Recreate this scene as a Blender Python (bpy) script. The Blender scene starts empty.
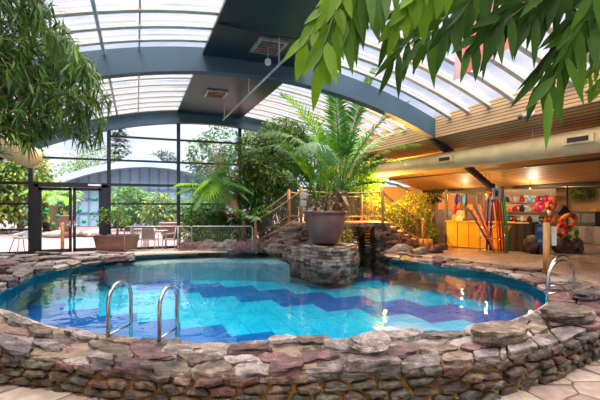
import bpy, math, random
from mathutils import Vector, Matrix, noise
from mathutils.geometry import tessellate_polygon
random.seed(7)
PI = math.pi
COL = bpy.context.scene.collection
YAW = math.radians(22.2); CS, SN = math.cos(YAW), math.sin(YAW)
FPX, HOR, EYE = 400.0, 205.0, 1.7
def W(R, F, z=0.0):                       # distances right / ahead of the tripod -> hall axes
    return Vector((CS*R + SN*F, -SN*R + CS*F, z))
def G(px, py, z=0.0):                     # ground survey: sight line meets height z
    F = FPX*(EYE-z)/(py-HOR)
    return W((px-300)*F/FPX, F, z)
def H(px, F, z=0.0):
    return W((px-300)*F/FPX, F, z)
def V(px, py, F):
    return W((px-300)*F/FPX, F, EYE-(py-HOR)*F/FPX)
def lerp(a, b, t): return a + (b-a)*t
U = random.uniform

# ------------------------------------------------------------ materials
def new_mat(name):
    m = bpy.data.materials.new(name); m.use_nodes = True
    nt = m.node_tree; nt.nodes.clear()
    out = nt.nodes.new('ShaderNodeOutputMaterial')
    return m, nt, out
def N(nt, kind, **kw):
    n = nt.nodes.new(kind)
    for k, v in kw.items():
        if k in n.inputs: n.inputs[k].default_value = v
        else: setattr(n, k, v)
    return n
def srgb(c):
    return tuple(((x/255)/12.92 if x/255 <= .04045 else ((x/255+.055)/1.055)**2.4) for x in c) + (1.0,)
def coords(nt, scale=(1, 1, 1)):
    tc = N(nt, 'ShaderNodeTexCoord'); mp = N(nt, 'ShaderNodeMapping')
    mp.inputs['Scale'].default_value = scale
    nt.links.new(tc.outputs['Object'], mp.inputs['Vector'])
    return mp.outputs['Vector']
def ramp(nt, fac, stops):
    r = N(nt, 'ShaderNodeValToRGB'); e = r.color_ramp.elements
    while len(e) < len(stops): e.new(.5)
    for i, (p, c) in enumerate(stops):
        e[i].position = p; e[i].color = srgb(c)
    nt.links.new(fac, r.inputs['Fac'])
    return r.outputs['Color']
def mat(name, col, col2=None, rough=.6, metal=0, scale=4, bump=0, bscale=None, stretch=(1, 1, 1), spec=.5, trans=0):
    m, nt, out = new_mat(name)
    b = N(nt, 'ShaderNodeBsdfPrincipled')
    b.inputs['Roughness'].default_value = rough; b.inputs['Metallic'].default_value = metal
    b.inputs['Specular IOR Level'].default_value = spec
    col2 = col2 or tuple(max(0, c*.86) for c in col)
    v = coords(nt, stretch)
    n = N(nt, 'ShaderNodeTexNoise'); n.inputs['Scale'].default_value = scale; n.inputs['Detail'].default_value = 5
    nt.links.new(v, n.inputs['Vector'])
    nt.links.new(ramp(nt, n.outputs['Fac'], [(.3, col2), (.7, col)]), b.inputs['Base Color'])
    if bump:
        n2 = N(nt, 'ShaderNodeTexNoise'); n2.inputs['Scale'].default_value = bscale or scale*4; n2.inputs['Detail'].default_value = 6
        nt.links.new(v, n2.inputs['Vector'])
        bp = N(nt, 'ShaderNodeBump'); bp.inputs['Strength'].default_value = bump; bp.inputs['Distance'].default_value = .02
        nt.links.new(n2.outputs['Fac'], bp.inputs['Height']); nt.links.new(bp.outputs[0], b.inputs['Normal'])
    nt.links.new(b.outputs[0], out.inputs[0])
    return m
def leaf_mat(name, col, col2, trans=.35, rough=.55, scale=6):
    m, nt, out = new_mat(name)
    b = N(nt, 'ShaderNodeBsdfPrincipled'); b.inputs['Roughness'].default_value = rough
    b.inputs['Specular IOR Level'].default_value = .22
    t = N(nt, 'ShaderNodeBsdfTranslucent'); mx = N(nt, 'ShaderNodeMixShader'); mx.inputs[0].default_value = trans
    n = N(nt, 'ShaderNodeTexNoise'); n.inputs['Scale'].default_value = scale
    nt.links.new(coords(nt), n.inputs['Vector'])
    g = N(nt, 'ShaderNodeNewGeometry')
    ad = N(nt, 'ShaderNodeMath', operation='MULTIPLY_ADD'); ad.inputs[1].default_value = .5; 
    nt.links.new(g.outputs['Random Per Island'], ad.inputs[0])
    s = N(nt, 'ShaderNodeMath', operation='MULTIPLY'); s.inputs[1].default_value = .55
    nt.links.new(n.outputs['Fac'], s.inputs[0]); nt.links.new(s.outputs[0], ad.inputs[2])
    c = ramp(nt, ad.outputs[0], [(.2, col2), (.8, col)])
    nt.links.new(c, b.inputs['Base Color']); nt.links.new(c, t.inputs['Color'])
    nt.links.new(b.outputs[0], mx.inputs[1]); nt.links.new(t.outputs[0], mx.inputs[2])
    nt.links.new(mx.outputs[0], out.inputs[0])
    return m
def rock_mat(name, a, b_, c_, rough=.55, bump=.9, scale=5):
    m, nt, out = new_mat(name)
    b = N(nt, 'ShaderNodeBsdfPrincipled'); b.inputs['Roughness'].default_value = rough
    v = coords(nt)
    oi = N(nt, 'ShaderNodeObjectInfo')
    n = N(nt, 'ShaderNodeTexNoise'); n.inputs['Scale'].default_value = scale; n.inputs['Detail'].default_value = 9; n.inputs['Roughness'].default_value = .7
    nt.links.new(v, n.inputs['Vector'])
    st = N(nt, 'ShaderNodeTexNoise'); st.inputs['Scale'].default_value = scale*1.2; st.inputs['Detail'].default_value = 8; st.inputs['Distortion'].default_value = .8
    mp = N(nt, 'ShaderNodeMapping'); mp.inputs['Scale'].default_value = (1, 1, 9); nt.links.new(v, mp.inputs['Vector']); nt.links.new(mp.outputs[0], st.inputs['Vector'])
    add = N(nt, 'ShaderNodeMath', operation='MULTIPLY_ADD'); add.inputs[1].default_value = .22; 
    nt.links.new(oi.outputs['Random'], add.inputs[0]); nt.links.new(n.outputs['Fac'], add.inputs[2])
    sub = N(nt, 'ShaderNodeMath', operation='SUBTRACT'); sub.inputs[1].default_value = .11
    nt.links.new(add.outputs[0], sub.inputs[0])
    c = ramp(nt, sub.outputs[0], [(.33, c_), (.48, b_), (.62, a)])
    sp = N(nt, 'ShaderNodeTexNoise'); sp.inputs['Scale'].default_value = 38; sp.inputs['Detail'].default_value = 4
    nt.links.new(v, sp.inputs['Vector'])
    mul = N(nt, 'ShaderNodeMixRGB', blend_type='OVERLAY'); mul.inputs[0].default_value = .55
    nt.links.new(c, mul.inputs[1]); nt.links.new(ramp(nt, sp.outputs['Fac'], [(.3, (60, 60, 60)), (.7, (200, 200, 200))]), mul.inputs[2])
    nt.links.new(mul.outputs[0], b.inputs['Base Color'])
    h = N(nt, 'ShaderNodeMath', operation='ADD'); nt.links.new(n.outputs['Fac'], h.inputs[0]); nt.links.new(st.outputs['Fac'], h.inputs[1])
    h2 = N(nt, 'ShaderNodeMath', operation='MULTIPLY_ADD'); h2.inputs[1].default_value = .4
    nt.links.new(sp.outputs['Fac'], h2.inputs[0]); nt.links.new(h.outputs[0], h2.inputs[2])
    bp = N(nt, 'ShaderNodeBump'); bp.inputs['Strength'].default_value = bump; bp.inputs['Distance'].default_value = .03
    nt.links.new(h2.outputs[0], bp.inputs['Height']); nt.links.new(bp.outputs[0], b.inputs['Normal'])
    nt.links.new(b.outputs[0], out.inputs[0])
    return m
def paving_mat(name, cols, joint, scale, jw=.03, rough=.6):
    m, nt, out = new_mat(name)
    b = N(nt, 'ShaderNodeBsdfPrincipled'); b.inputs['Roughness'].default_value = rough
    v = coords(nt)
    dn = N(nt, 'ShaderNodeTexNoise'); dn.inputs['Scale'].default_value = 1.5
    nt.links.new(v, dn.inputs['Vector'])
    mxv = N(nt, 'ShaderNodeMixRGB'); mxv.inputs[0].default_value = .12
    nt.links.new(v, mxv.inputs[1]); nt.links.new(dn.outputs['Color'], mxv.inputs[2])
    e = N(nt, 'ShaderNodeTexVoronoi', feature='DISTANCE_TO_EDGE'); e.inputs['Scale'].default_value = scale
    c = N(nt, 'ShaderNodeTexVoronoi'); c.inputs['Scale'].default_value = scale
    nt.links.new(mxv.outputs[0], e.inputs['Vector']); nt.links.new(mxv.outputs[0], c.inputs['Vector'])
    sep = N(nt, 'ShaderNodeSeparateColor'); nt.links.new(c.outputs['Color'], sep.inputs[0])
    k = len(cols)
    base = ramp(nt, sep.outputs[0], [(i/(k-1), cc) for i, cc in enumerate(cols)])
    n = N(nt, 'ShaderNodeTexNoise'); n.inputs['Scale'].default_value = 9; n.inputs['Detail'].default_value = 6
    nt.links.new(v, n.inputs['Vector'])
    ov = N(nt, 'ShaderNodeMixRGB', blend_type='OVERLAY'); ov.inputs[0].default_value = .5
    nt.links.new(base, ov.inputs[1]); nt.links.new(ramp(nt, n.outputs['Fac'], [(.3, (80, 80, 80)), (.7, (180, 180, 180))]), ov.inputs[2])
    lt = N(nt, 'ShaderNodeMath', operation='LESS_THAN'); lt.inputs[1].default_value = jw
    nt.links.new(e.outputs['Distance'], lt.inputs[0])
    mx = N(nt, 'ShaderNodeMixRGB'); nt.links.new(lt.outputs[0], mx.inputs[0]); nt.links.new(ov.outputs[0], mx.inputs[1]); mx.inputs[2].default_value = srgb(joint)
    nt.links.new(mx.outputs[0], b.inputs['Base Color'])
    cl = N(nt, 'ShaderNodeMath', operation='MINIMUM'); cl.inputs[1].default_value = jw*1.6; nt.links.new(e.outputs['Distance'], cl.inputs[0])
    hh = N(nt, 'ShaderNodeMath', operation='MULTIPLY_ADD'); hh.inputs[1].default_value = .03
    nt.links.new(n.outputs['Fac'], hh.inputs[0]); nt.links.new(cl.outputs[0], hh.inputs[2])
    bp = N(nt, 'ShaderNodeBump'); bp.inputs['Strength'].default_value = .8; bp.inputs['Distance'].default_value = .3
    nt.links.new(hh.outputs[0], bp.inputs['Height']); nt.links.new(bp.outputs[0], b.inputs['Normal'])
    nt.links.new(b.outputs[0], out.inputs[0])
    return m
def slat_mat(name, col, dark, period, axis, rough=.55):
    m, nt, out = new_mat(name)
    b = N(nt, 'ShaderNodeBsdfPrincipled'); b.inputs['Roughness'].default_value = rough
    v = coords(nt)
    s = N(nt, 'ShaderNodeSeparateXYZ'); nt.links.new(v, s.inputs[0])
    q = N(nt, 'ShaderNodeMath', operation='MULTIPLY'); q.inputs[1].default_value = 1/period; nt.links.new(s.outputs[axis], q.inputs[0])
    f = N(nt, 'ShaderNodeMath', operation='FRACT'); nt.links.new(q.outputs[0], f.inputs[0])
    n = N(nt, 'ShaderNodeTexNoise'); n.inputs['Scale'].default_value = 2; n.inputs['Detail'].default_value = 5; nt.links.new(coords(nt, (6, .4, 6)), n.inputs['Vector'])
    base = ramp(nt, n.outputs['Fac'], [(.3, tuple(c*.85 for c in col)), (.7, col)])
    lt = N(nt, 'ShaderNodeMath', operation='LESS_THAN'); lt.inputs[1].default_value = .28; nt.links.new(f.outputs[0], lt.inputs[0])
    mx = N(nt, 'ShaderNodeMixRGB'); nt.links.new(lt.outputs[0], mx.inputs[0]); nt.links.new(base, mx.inputs[1]); mx.inputs[2].default_value = srgb(dark)
    nt.links.new(mx.outputs[0], b.inputs['Base Color']); nt.links.new(b.outputs[0], out.inputs[0])
    return m
def glass_mat(name, tint=(1, 1, 1, 1), gloss=1.0, rough=.0, ior=1.45):
    m, nt, out = new_mat(name)
    t = N(nt, 'ShaderNodeBsdfTransparent'); t.inputs[0].default_value = tint
    g = N(nt, 'ShaderNodeBsdfGlossy'); g.inputs['Roughness'].default_value = rough
    fr = N(nt, 'ShaderNodeFresnel'); fr.inputs['IOR'].default_value = ior
    mu = N(nt, 'ShaderNodeMath', operation='MULTIPLY'); mu.inputs[1].default_value = gloss
    nt.links.new(fr.outputs[0], mu.inputs[0])
    mx = N(nt, 'ShaderNodeMixShader'); nt.links.new(mu.outputs[0], mx.inputs[0])
    nt.links.new(t.outputs[0], mx.inputs[1]); nt.links.new(g.outputs[0], mx.inputs[2]); nt.links.new(mx.outputs[0], out.inputs[0])
    return m
def emit_mat(name, col, strength):
    m, nt, out = new_mat(name)
    e = N(nt, 'ShaderNodeEmission'); e.inputs[0].default_value = srgb(col); e.inputs[1].default_value = strength
    nt.links.new(e.outputs[0], out.inputs[0]); return m
def net_mat(name, col, cell=.06, fill=.25):
    m, nt, out = new_mat(name)
    v = N(nt, 'ShaderNodeTexCoord').outputs['UV']
    s = N(nt, 'ShaderNodeSeparateXYZ'); nt.links.new(v, s.inputs[0])
    lines = []
    for k in ('X', 'Y'):
        q = N(nt, 'ShaderNodeMath', operation='MULTIPLY'); q.inputs[1].default_value = 1/cell; nt.links.new(s.outputs[k], q.inputs[0])
        f = N(nt, 'ShaderNodeMath', operation='FRACT'); nt.links.new(q.outputs[0], f.inputs[0])
        l = N(nt, 'ShaderNodeMath', operation='LESS_THAN'); l.inputs[1].default_value = fill; nt.links.new(f.outputs[0], l.inputs[0]); lines.append(l)
    mxm = N(nt, 'ShaderNodeMath', operation='MAXIMUM'); nt.links.new(lines[0].outputs[0], mxm.inputs[0]); nt.links.new(lines[1].outputs[0], mxm.inputs[1])
    t = N(nt, 'ShaderNodeBsdfTransparent'); d = N(nt, 'ShaderNodeBsdfDiffuse'); d.inputs[0].default_value = srgb(col)
    mx = N(nt, 'ShaderNodeMixShader'); nt.links.new(mxm.outputs[0], mx.inputs[0]); nt.links.new(t.outputs[0], mx.inputs[1]); nt.links.new(d.outputs[0], mx.inputs[2])
    nt.links.new(mx.outputs[0], out.inputs[0]); return m

M = {}
M['navy'] = mat('navy_painted_steel', (56, 82, 96), (46, 70, 84), rough=.55, scale=.8)
M['panel'] = mat('dark_teal_panel', (16, 44, 58), (8, 32, 46), rough=.28, scale=.6)
M['black'] = mat('black_frame', (34, 36, 40), rough=.45)
M['iron'] = mat('black_brace', (38, 34, 34), rough=.5)
M['cream'] = mat('cream_paint', (206, 200, 190), (192, 184, 172), rough=.7, scale=2)
M['duct'] = mat('cream_fabric_duct', (226, 198, 146), (208, 178, 122), rough=.8, scale=3, bump=.25, bscale=5)
M['grey_pipe'] = mat('grey_pipe', (186, 194, 196), rough=.5)
M['soffit'] = slat_mat('wood_slat_soffit', (196, 146, 84), (70, 42, 20), .15, 'X')
M['fascia'] = slat_mat('wood_slat_fascia', (214, 174, 124), (116, 78, 46), .085, 'Z')
M['steel'] = mat('stainless_steel', (200, 200, 198), (170, 170, 168), rough=.2, metal=1, scale=3)
M['galv'] = mat('galvanised_steel', (176, 170, 158), rough=.4, metal=.4)
M['glass'] = glass_mat('window_glass', (.86, .90, .91, 1), .9)
M['ledge'] = mat('pale_ledge_tile', (190, 214, 222), (172, 200, 212), rough=.5, scale=1)
M['roofglass'] = glass_mat('roof_glazing', (.80, .79, .84, 1), .15)
M['timber'] = mat('pale_timber', (206, 158, 100), (176, 126, 74), rough=.7, scale=8, stretch=(3, 3, .5))
M['rope'] = mat('natural_rope', (200, 168, 122), (160, 128, 86), rough=.9, scale=40)
M['net'] = net_mat('dark_netting', (92, 82, 66), .05, .3)
M['wiremesh'] = net_mat('wire_mesh', (118, 114, 100), .09, .11)
M['rockA'] = rock_mat('grey_slab_stone', (168, 152, 144), (112, 98, 92), (50, 42, 38))
M['rockB'] = rock_mat('purple_slab_stone', (140, 100, 96), (98, 64, 62), (52, 38, 36))
M['rockC'] = rock_mat('brown_slab_stone', (150, 130, 110), (98, 78, 62), (42, 32, 26))
M['wallA'] = rock_mat('dark_walling_stone', (134, 108, 82), (84, 62, 44), (36, 28, 22))
M['wallB'] = rock_mat('rust_walling_stone', (140, 84, 54), (96, 54, 38), (50, 34, 28))
M['wallC'] = rock_mat('olive_walling_stone', (128, 120, 100), (84, 76, 60), (44, 40, 32))
M['mortar'] = mat('ochre_mortar', (216, 164, 84), (166, 114, 48), rough=.9, scale=7, bump=1, bscale=20)
M['mortar_top'] = mat('pale_mortar', (140, 120, 100), (100, 82, 64), rough=.9, scale=6, bump=1, bscale=20)
M['slateA'] = rock_mat('warm_slate', (186, 146, 122), (142, 106, 86), (80, 60, 50), scale=4)
M['slateB'] = rock_mat('grey_slate', (188, 172, 156), (142, 124, 110), (76, 64, 56), scale=4)
M['slateC'] = rock_mat('dark_slate', (108, 92, 86), (76, 62, 58), (40, 34, 32), scale=4)
M['deck'] = paving_mat('deck_flagstones', [(184, 156, 140), (168, 144, 130), (192, 168, 150), (156, 130, 116)], (140, 116, 98), 2.6, .035)
M['ground'] = paving_mat('lower_flagstones', [(162, 140, 122), (140, 116, 102), (172, 154, 136), (132, 112, 100)], (84, 64, 50), 2.1, .022)
M['outpave'] = mat('pink_outdoor_paving', (144, 112, 116), (124, 94, 98), rough=.9, scale=.6)
M['pot'] = mat('glazed_brown_pot', (132, 88, 74), (88, 56, 48), rough=.36, scale=3, stretch=(1, 1, .5), bump=.1)
M['soil'] = mat('dark_soil', (84, 66, 48), (52, 40, 30), rough=.95, scale=12, bump=1)
M['planter'] = mat('brown_planter', (124, 88, 76), (100, 68, 60), rough=.6, scale=5)
M['bark'] = mat('palm_bark', (150, 116, 84), (92, 68, 48), rough=.9, scale=9, bump=1, bscale=24, stretch=(1, 1, 3))
M['twig'] = mat('green_brown_twig', (112, 112, 62), (78, 70, 40), rough=.8)
M['fibre'] = mat('palm_fibre', (196, 158, 116), (134, 98, 66), rough=.95, scale=14, bump=1, bscale=40)
M['leafLight'] = leaf_mat('leaf_fresh_green', (116, 150, 18), (68, 108, 8), .45)
M['leafMid'] = leaf_mat('leaf_mid_green', (80, 120, 18), (42, 78, 10), .4)
M['leafDark'] = leaf_mat('leaf_deep_green', (62, 96, 20), (32, 64, 12), .4)
M['bamboo'] = leaf_mat('bamboo_leaf', (74, 112, 52), (22, 52, 26), .28)
M['bambooY'] = leaf_mat('bamboo_leaf_young', (108, 144, 56), (48, 84, 32), .35)
M['palm'] = leaf_mat('palm_leaflet', (100, 150, 54), (44, 98, 30), .35)
M['palmY'] = leaf_mat('palm_leaflet_yellow', (150, 196, 52), (84, 142, 28), .4)
M['palmG'] = leaf_mat('palm_leaflet_grey', (150, 178, 124), (88, 124, 76), .3)
M['shrub'] = leaf_mat('shrub_leaf', (76, 124, 44), (24, 62, 20), .3)
M['shrubL'] = leaf_mat('shrub_leaf_light', (116, 162, 58), (48, 100, 30), .35)
M['shrubR'] = leaf_mat('shrub_leaf_copper', (176, 140, 84), (104, 96, 50), .35)
M['shrubY'] = leaf_mat('shrub_leaf_gold', (226, 206, 84), (140, 150, 50), .45)
M['autumn'] = leaf_mat('autumn_leaf', (178, 178, 78), (90, 118, 52), .35, scale=1)
M['outGreen'] = leaf_mat('outdoor_leaf', (120, 150, 90), (70, 106, 60), .3, scale=1)
M['pine'] = leaf_mat('pine_needles', (84, 104, 100), (52, 74, 72), .15, scale=1)
M['straw'] = leaf_mat('dry_frond', (190, 160, 110), (120, 100, 72), .3)
M['white'] = mat('white_plastic', (230, 230, 228), rough=.4)
M['bldwall'] = mat('blue_grey_cladding', (120, 142, 168), (96, 120, 150), rough=.6, scale=.3)
M['bldroof'] = mat('pale_blue_roof', (184, 204, 230), (164, 188, 216), rough=.5, scale=.3)
M['bldglass'] = mat('blue_facade_glass', (156, 186, 212), (124, 158, 190), rough=.5, scale=.4)

# ------------------------------------------------------------ mesh builder
class MB:
    def __init__(s): s.v = []; s.f = []; s.mi = []; s.sm = []; s.uv = {}
    def add(s, vs, fs, mi=0, smooth=False):
        o = len(s.v); s.v += [tuple(p) for p in vs]
        for f in fs: s.f.append(tuple(i+o for i in f)); s.mi.append(mi); s.sm.append(smooth)
    def box(s, c, size, rz=0, mi=0, rot=None):
        hx, hy, hz = size[0]/2, size[1]/2, size[2]/2
        R = rot or Matrix.Rotation(rz, 3, 'Z'); c = Vector(c)
        vs = [c + R @ Vector((x*hx, y*hy, z*hz)) for x in (-1, 1) for y in (-1, 1) for z in (-1, 1)]
        s.add(vs, [(0, 1, 3, 2), (4, 6, 7, 5), (0, 4, 5, 1), (2, 3, 7, 6), (0, 2, 6, 4), (1, 5, 7, 3)], mi)
    def bevel_box(s, c, size, b=.02, rz=0, mi=0):
        R = Matrix.Rotation(rz, 3, 'Z'); c = Vector(c); hx, hy, hz = [q/2 for q in size]
        ring = lambda x, y, z: [c + R @ Vector(p) for p in ((-x+b, -y, z), (x-b, -y, z), (x, -y+b, z), (x, y-b, z), (x-b, y, z), (-x+b, y, z), (-x, y-b, z), (-x, -y+b, z))]
        rs = [ring(hx-b, hy-b, -hz), ring(hx, hy, -hz+b), ring(hx, hy, hz-b), ring(hx-b, hy-b, hz)]
        s.loft(rs, mi, caps=True)
    def beam(s, a, b, w, h, mi=0):
        a, b = Vector(a), Vector(b); d = (b-a); L = d.length; d.normalize()
        up = Vector((0, 0, 1)) if abs(d.z) < .95 else Vector((0, 1, 0))
        r = d.cross(up).normalized(); u = r.cross(d)
        vs = [p + r*sx*w/2 + u*sy*h/2 for p in (a, b) for sx in (-1, 1) for sy in (-1, 1)]
        s.add(vs, [(0, 2, 3, 1), (4, 5, 7, 6), (0, 1, 5, 4), (2, 6, 7, 3), (0, 4, 6, 2), (1, 3, 7, 5)], mi)
    def loft(s, rings, mi=0, caps=True, smooth=False, closed=True):
        n = len(rings[0]); vs = [p for r in rings for p in r]; fs = []
        for i in range(len(rings)-1):
            for j in range(n if closed else n-1):
                k = (j+1) % n
                fs.append((i*n+j, i*n+k, (i+1)*n+k, (i+1)*n+j))
        if caps:
            fs.append(tuple(reversed(range(n)))); fs.append(tuple(range((len(rings)-1)*n, len(rings)*n)))
        s.add(vs, fs, mi, smooth)
    def tube(s, pts, r, seg=8, mi=0, caps=True):
        pts = [Vector(p) for p in pts]; n = len(pts)
        rr = r if isinstance(r, (list, tuple)) else [r]*n
        rings = []; ref = None
        for i, p in enumerate(pts):
            d = (pts[min(i+1, n-1)] - pts[max(i-1, 0)])
            if d.length < 1e-9: d = Vector((0, 0, 1))
            d.normalize()
            if ref is None: ref = d.orthogonal().normalized()
            ref = (ref - d*ref.dot(d))
            if ref.length < 1e-6: ref = d.orthogonal()
            ref.normalize(); q = d.cross(ref)
            rings.append([p + (ref*math.cos(2*PI*k/seg) + q*math.sin(2*PI*k/seg))*rr[i] for k in range(seg)])
        s.loft(rings, mi, caps, True)
    def lathe(s, prof, c=(0, 0, 0), seg=32, mi=0, smooth=True, sq=1):
        c = Vector(c)
        s.loft([[c + Vector((r*math.cos(2*PI*k/seg), r*sq*math.sin(2*PI*k/seg), z)) for k in range(seg)] for r, z in prof], mi, True, smooth)
    def ball(s, c, r, seg=12, mi=0, sc=(1, 1, 1), noisy=0, seed=0):
        c = Vector(c); rings = []
        m = max(4, seg//2)
        for i in range(m+1):
            th = max(.02, min(PI-.02, PI*i/m)); ring = []
            for k in range(seg):
                d = Vector((math.sin(th)*math.cos(2*PI*k/seg), math.sin(th)*math.sin(2*PI*k/seg), -math.cos(th)))
                q = 1 + (noisy*noise.noise(d*1.7 + Vector((seed, seed*2, 0))) if noisy else 0)
                ring.append(c + Vector((d.x*sc[0], d.y*sc[1], d.z*sc[2]))*r*q)
            rings.append(ring)
        s.loft(rings, mi, True, True)
    def quad(s, a, b, c, d, mi=0): s.add([a, b, c, d], [(0, 1, 2, 3)], mi)
    def prism(s, poly, z0, z1, mi=0):
        n = len(poly)
        vs = [(p[0], p[1], z0) for p in poly] + [(p[0], p[1], z1) for p in poly]
        s.add(vs, [(j, (j+1) % n, n+(j+1) % n, n+j) for j in range(n)], mi)
        s.flat(poly, z1, mi); s.flat(poly, z0, mi, True)
    def flat(s, poly, z, mi=0, down=False, hole=None):
        loops = [[Vector((p[0], p[1], 0)) for p in poly]]
        if hole: loops.append([Vector((p[0], p[1], 0)) for p in hole])
        allp = [p for l in loops for p in l]
        tris = tessellate_polygon(loops); vs = [(p.x, p.y, z) for p in allp]; fs = []
        for t in tris:
            a, b, c = [allp[i] for i in t]
            up = (b-a).cross(c-a).z > 0
            fs.append(tuple(t) if up != down else tuple(reversed(t)))
        s.add(vs, fs, mi)
    def leaf(s, p, d, nrm, L, w, droop=.25, mi=0, seg=3, fold=.15, shape=1.0):
        d = d.normalized(); side = d.cross(nrm)
        if side.length < 1e-4: side = d.orthogonal()
        side.normalize(); nn = side.cross(d)
        prof = {2: [.0, 1, 0], 3: [.12, 1, .75, 0], 5: [.08, .75, 1, .85, .5, 0]}[seg]
        vs = []; 
        for i in range(seg+1):
            t = i/seg
            c = p + d*(L*t) + Vector((0, 0, -1))*(droop*L*t*t)
            ww = w*.5*prof[i]
            vs += [c - side*ww + nn*(fold*ww), c, c + side*ww + nn*(fold*ww)]
        fs = []
        for i in range(seg):
            a = i*3
            fs += [(a, a+1, a+4, a+3), (a+1, a+2, a+5, a+4)]
        s.add(vs, fs, mi, True)
    def blade(s, p, d, L, w, droop, side, mi=0):          # thin two-segment strip
        m = p + d*(L*.5) + Vector((0, 0, -droop*L*.25)); e = p + d*L + Vector((0, 0, -droop*L))
        s.add([p-side*w*.25, p+side*w*.25, m+side*w*.5, m-side*w*.5, e], [(0, 1, 2, 3), (3, 2, 4)], mi, True)
    def build(s, name, mats, parent=None):
        me = bpy.data.meshes.new(name); off = Vector((0, 0, 0))
        if parent is not None: off = WORLD[parent.name]
        if s.v and parent is None:
            off = Vector((sum(p[0] for p in s.v)/len(s.v), sum(p[1] for p in s.v)/len(s.v), min(p[2] for p in s.v)))
        me.from_pydata([(p[0]-off.x, p[1]-off.y, p[2]-off.z) for p in s.v], [], s.f)
        for m_ in (mats if isinstance(mats, (list, tuple)) else [mats]): me.materials.append(M[m_] if isinstance(m_, str) else m_)
        me.polygons.foreach_set('material_index', s.mi); me.polygons.foreach_set('use_smooth', s.sm)
        me.update()
        o = bpy.data.objects.new(name, me); COL.objects.link(o)
        if parent is not None: o.parent = parent; WORLD[o.name] = off
        else: o.location = off; WORLD[o.name] = off
        return o
WORLD = {}
def tag(o, label, cat, group=None):
    o['label'] = label; o['category'] = cat
    if group: o['group'] = group
    return o
def thing(name, loc, label, cat, group=None):
    o = bpy.data.objects.new(name, None); COL.objects.link(o); o.location = loc; o.empty_display_size = .2
    WORLD[o.name] = Vector(loc); return tag(o, label, cat, group)
def struct(o): o['kind'] = 'structure'; return o
def struct_empty(name, loc):
    o = bpy.data.objects.new(name, None); COL.objects.link(o); o.location = loc; WORLD[o.name] = Vector(loc); o['kind'] = 'structure'; return o
def dup(root, loc, rz=0, label=None):
    r = root.copy(); COL.objects.link(r); r.location = loc; r.rotation_euler = (0, 0, rz)
    WORLD[r.name] = Vector(loc)
    if label: r['label'] = label
    for ch in list(root.children):
        c = ch.copy(); COL.objects.link(c); c.parent = r
        for g in ch.children:
            d = g.copy(); COL.objects.link(d); d.parent = c
    return r
def set_uv(o, uvs):
    l = o.data.uv_layers.new(name='UVMap')
    for i, lp in enumerate(o.data.loops): l.data[i].uv = uvs[lp.vertex_index]
SKY0, SKY1, SUN, LK, EXPO = 1.05, 10, 1.5, 1.0, 0.48
# ------------------------------------------------------------ geometry of the site
def spline(pts, per=6, closed=True):
    out = []; n = len(pts); P = [Vector((p[0], p[1])) for p in pts]
    for i in range(n if closed else n-1):
        p0, p1, p2, p3 = (P[(i-1) % n], P[i], P[(i+1) % n], P[(i+2) % n]) if closed else (P[max(i-1, 0)], P[i], P[i+1], P[min(i+2, n-1)])
        for k in range(per):
            t = k/per
            out.append(.5*((2*p1) + (p2-p0)*t + (2*p0-5*p1+4*p2-p3)*t*t + (3*p1-p0-3*p2+p3)*t**3))
    if not closed: out.append(P[-1])
    return out
WZ = -.12
far_px = [(-8, 296), (2, 289), (18, 281), (36, 272), (62, 267), (84, 262.5), (112, 258.5), (150, 255.5), (200, 253.8), (240, 252.6), (276, 251.6)]
right_px = [(352, 250.2), (364, 249.2), (376, 251.6), (392, 255.5), (410, 258.8), (432, 261), (456, 263.6), (482, 267.5), (508, 273.5), (532, 281), (549, 291), (552, 302), (541, 314), (522, 324)]
near_px = [(494, 334), (462, 341), (420, 347), (370, 353), (320, 357), (262, 358), (210, 356), (158, 352.5), (108, 348), (70, 339), (38, 330), (8, 318), (-22, 308)]
far = [G(x, y, WZ) for x, y in far_px]; right = [G(x, y, WZ) for x, y in right_px]; near = [G(x, y, WZ) for x, y in near_px]
back = [H(284, 16.2), H(330, 15.9)]
pool = spline(far + back + right + near, 4)
# outer line of the raised front wall (top edge), left to right
wall_px = [(-150, 322), (-60, 341), (0, 354), (45, 358), (90, 364), (150, 371), (210, 374), (270, 373), (330, 370), (400, 367), (460, 363), (500, 358), (548, 346), (600, 327), (660, 309), (740, 291)]
wall = spline([G(x, y, .05) for x, y in wall_px], 4, False)
deck_outer = [Vector((p.x, p.y)) for p in wall] + [Vector((20, 9.0)), Vector((20, 16.45)), Vector((-9, 16.45)), Vector((-9, wall[0].y))]
m = MB(); m.flat(deck_outer, 0, 0, hole=list(pool))
floor = struct(m.build('floor', 'deck'))
def ground_z(x): return lerp(-.24, -.32, max(0, min(1, (x+1.5)/4)))
m = MB(); gl_ = [Vector((-9, wall[0].y))] + [Vector((p.x, p.y)) for p in wall] + [Vector((20, 9.0))]
for i in range(len(gl_)-1):
    a, b = gl_[i], gl_[i+1]
    m.quad((a.x, -5, ground_z(a.x)), (b.x, -5, ground_z(b.x)), (b.x, b.y, ground_z(b.x)), (a.x, a.y, ground_z(a.x)))
gr = struct(m.build('floor_lower', 'ground'))
m = MB(); m.flat([(-70, 16.6), (70, 16.6), (70, 110), (-70, 110)], -.03); struct(m.build('ground_outside', 'outpave'))
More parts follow.
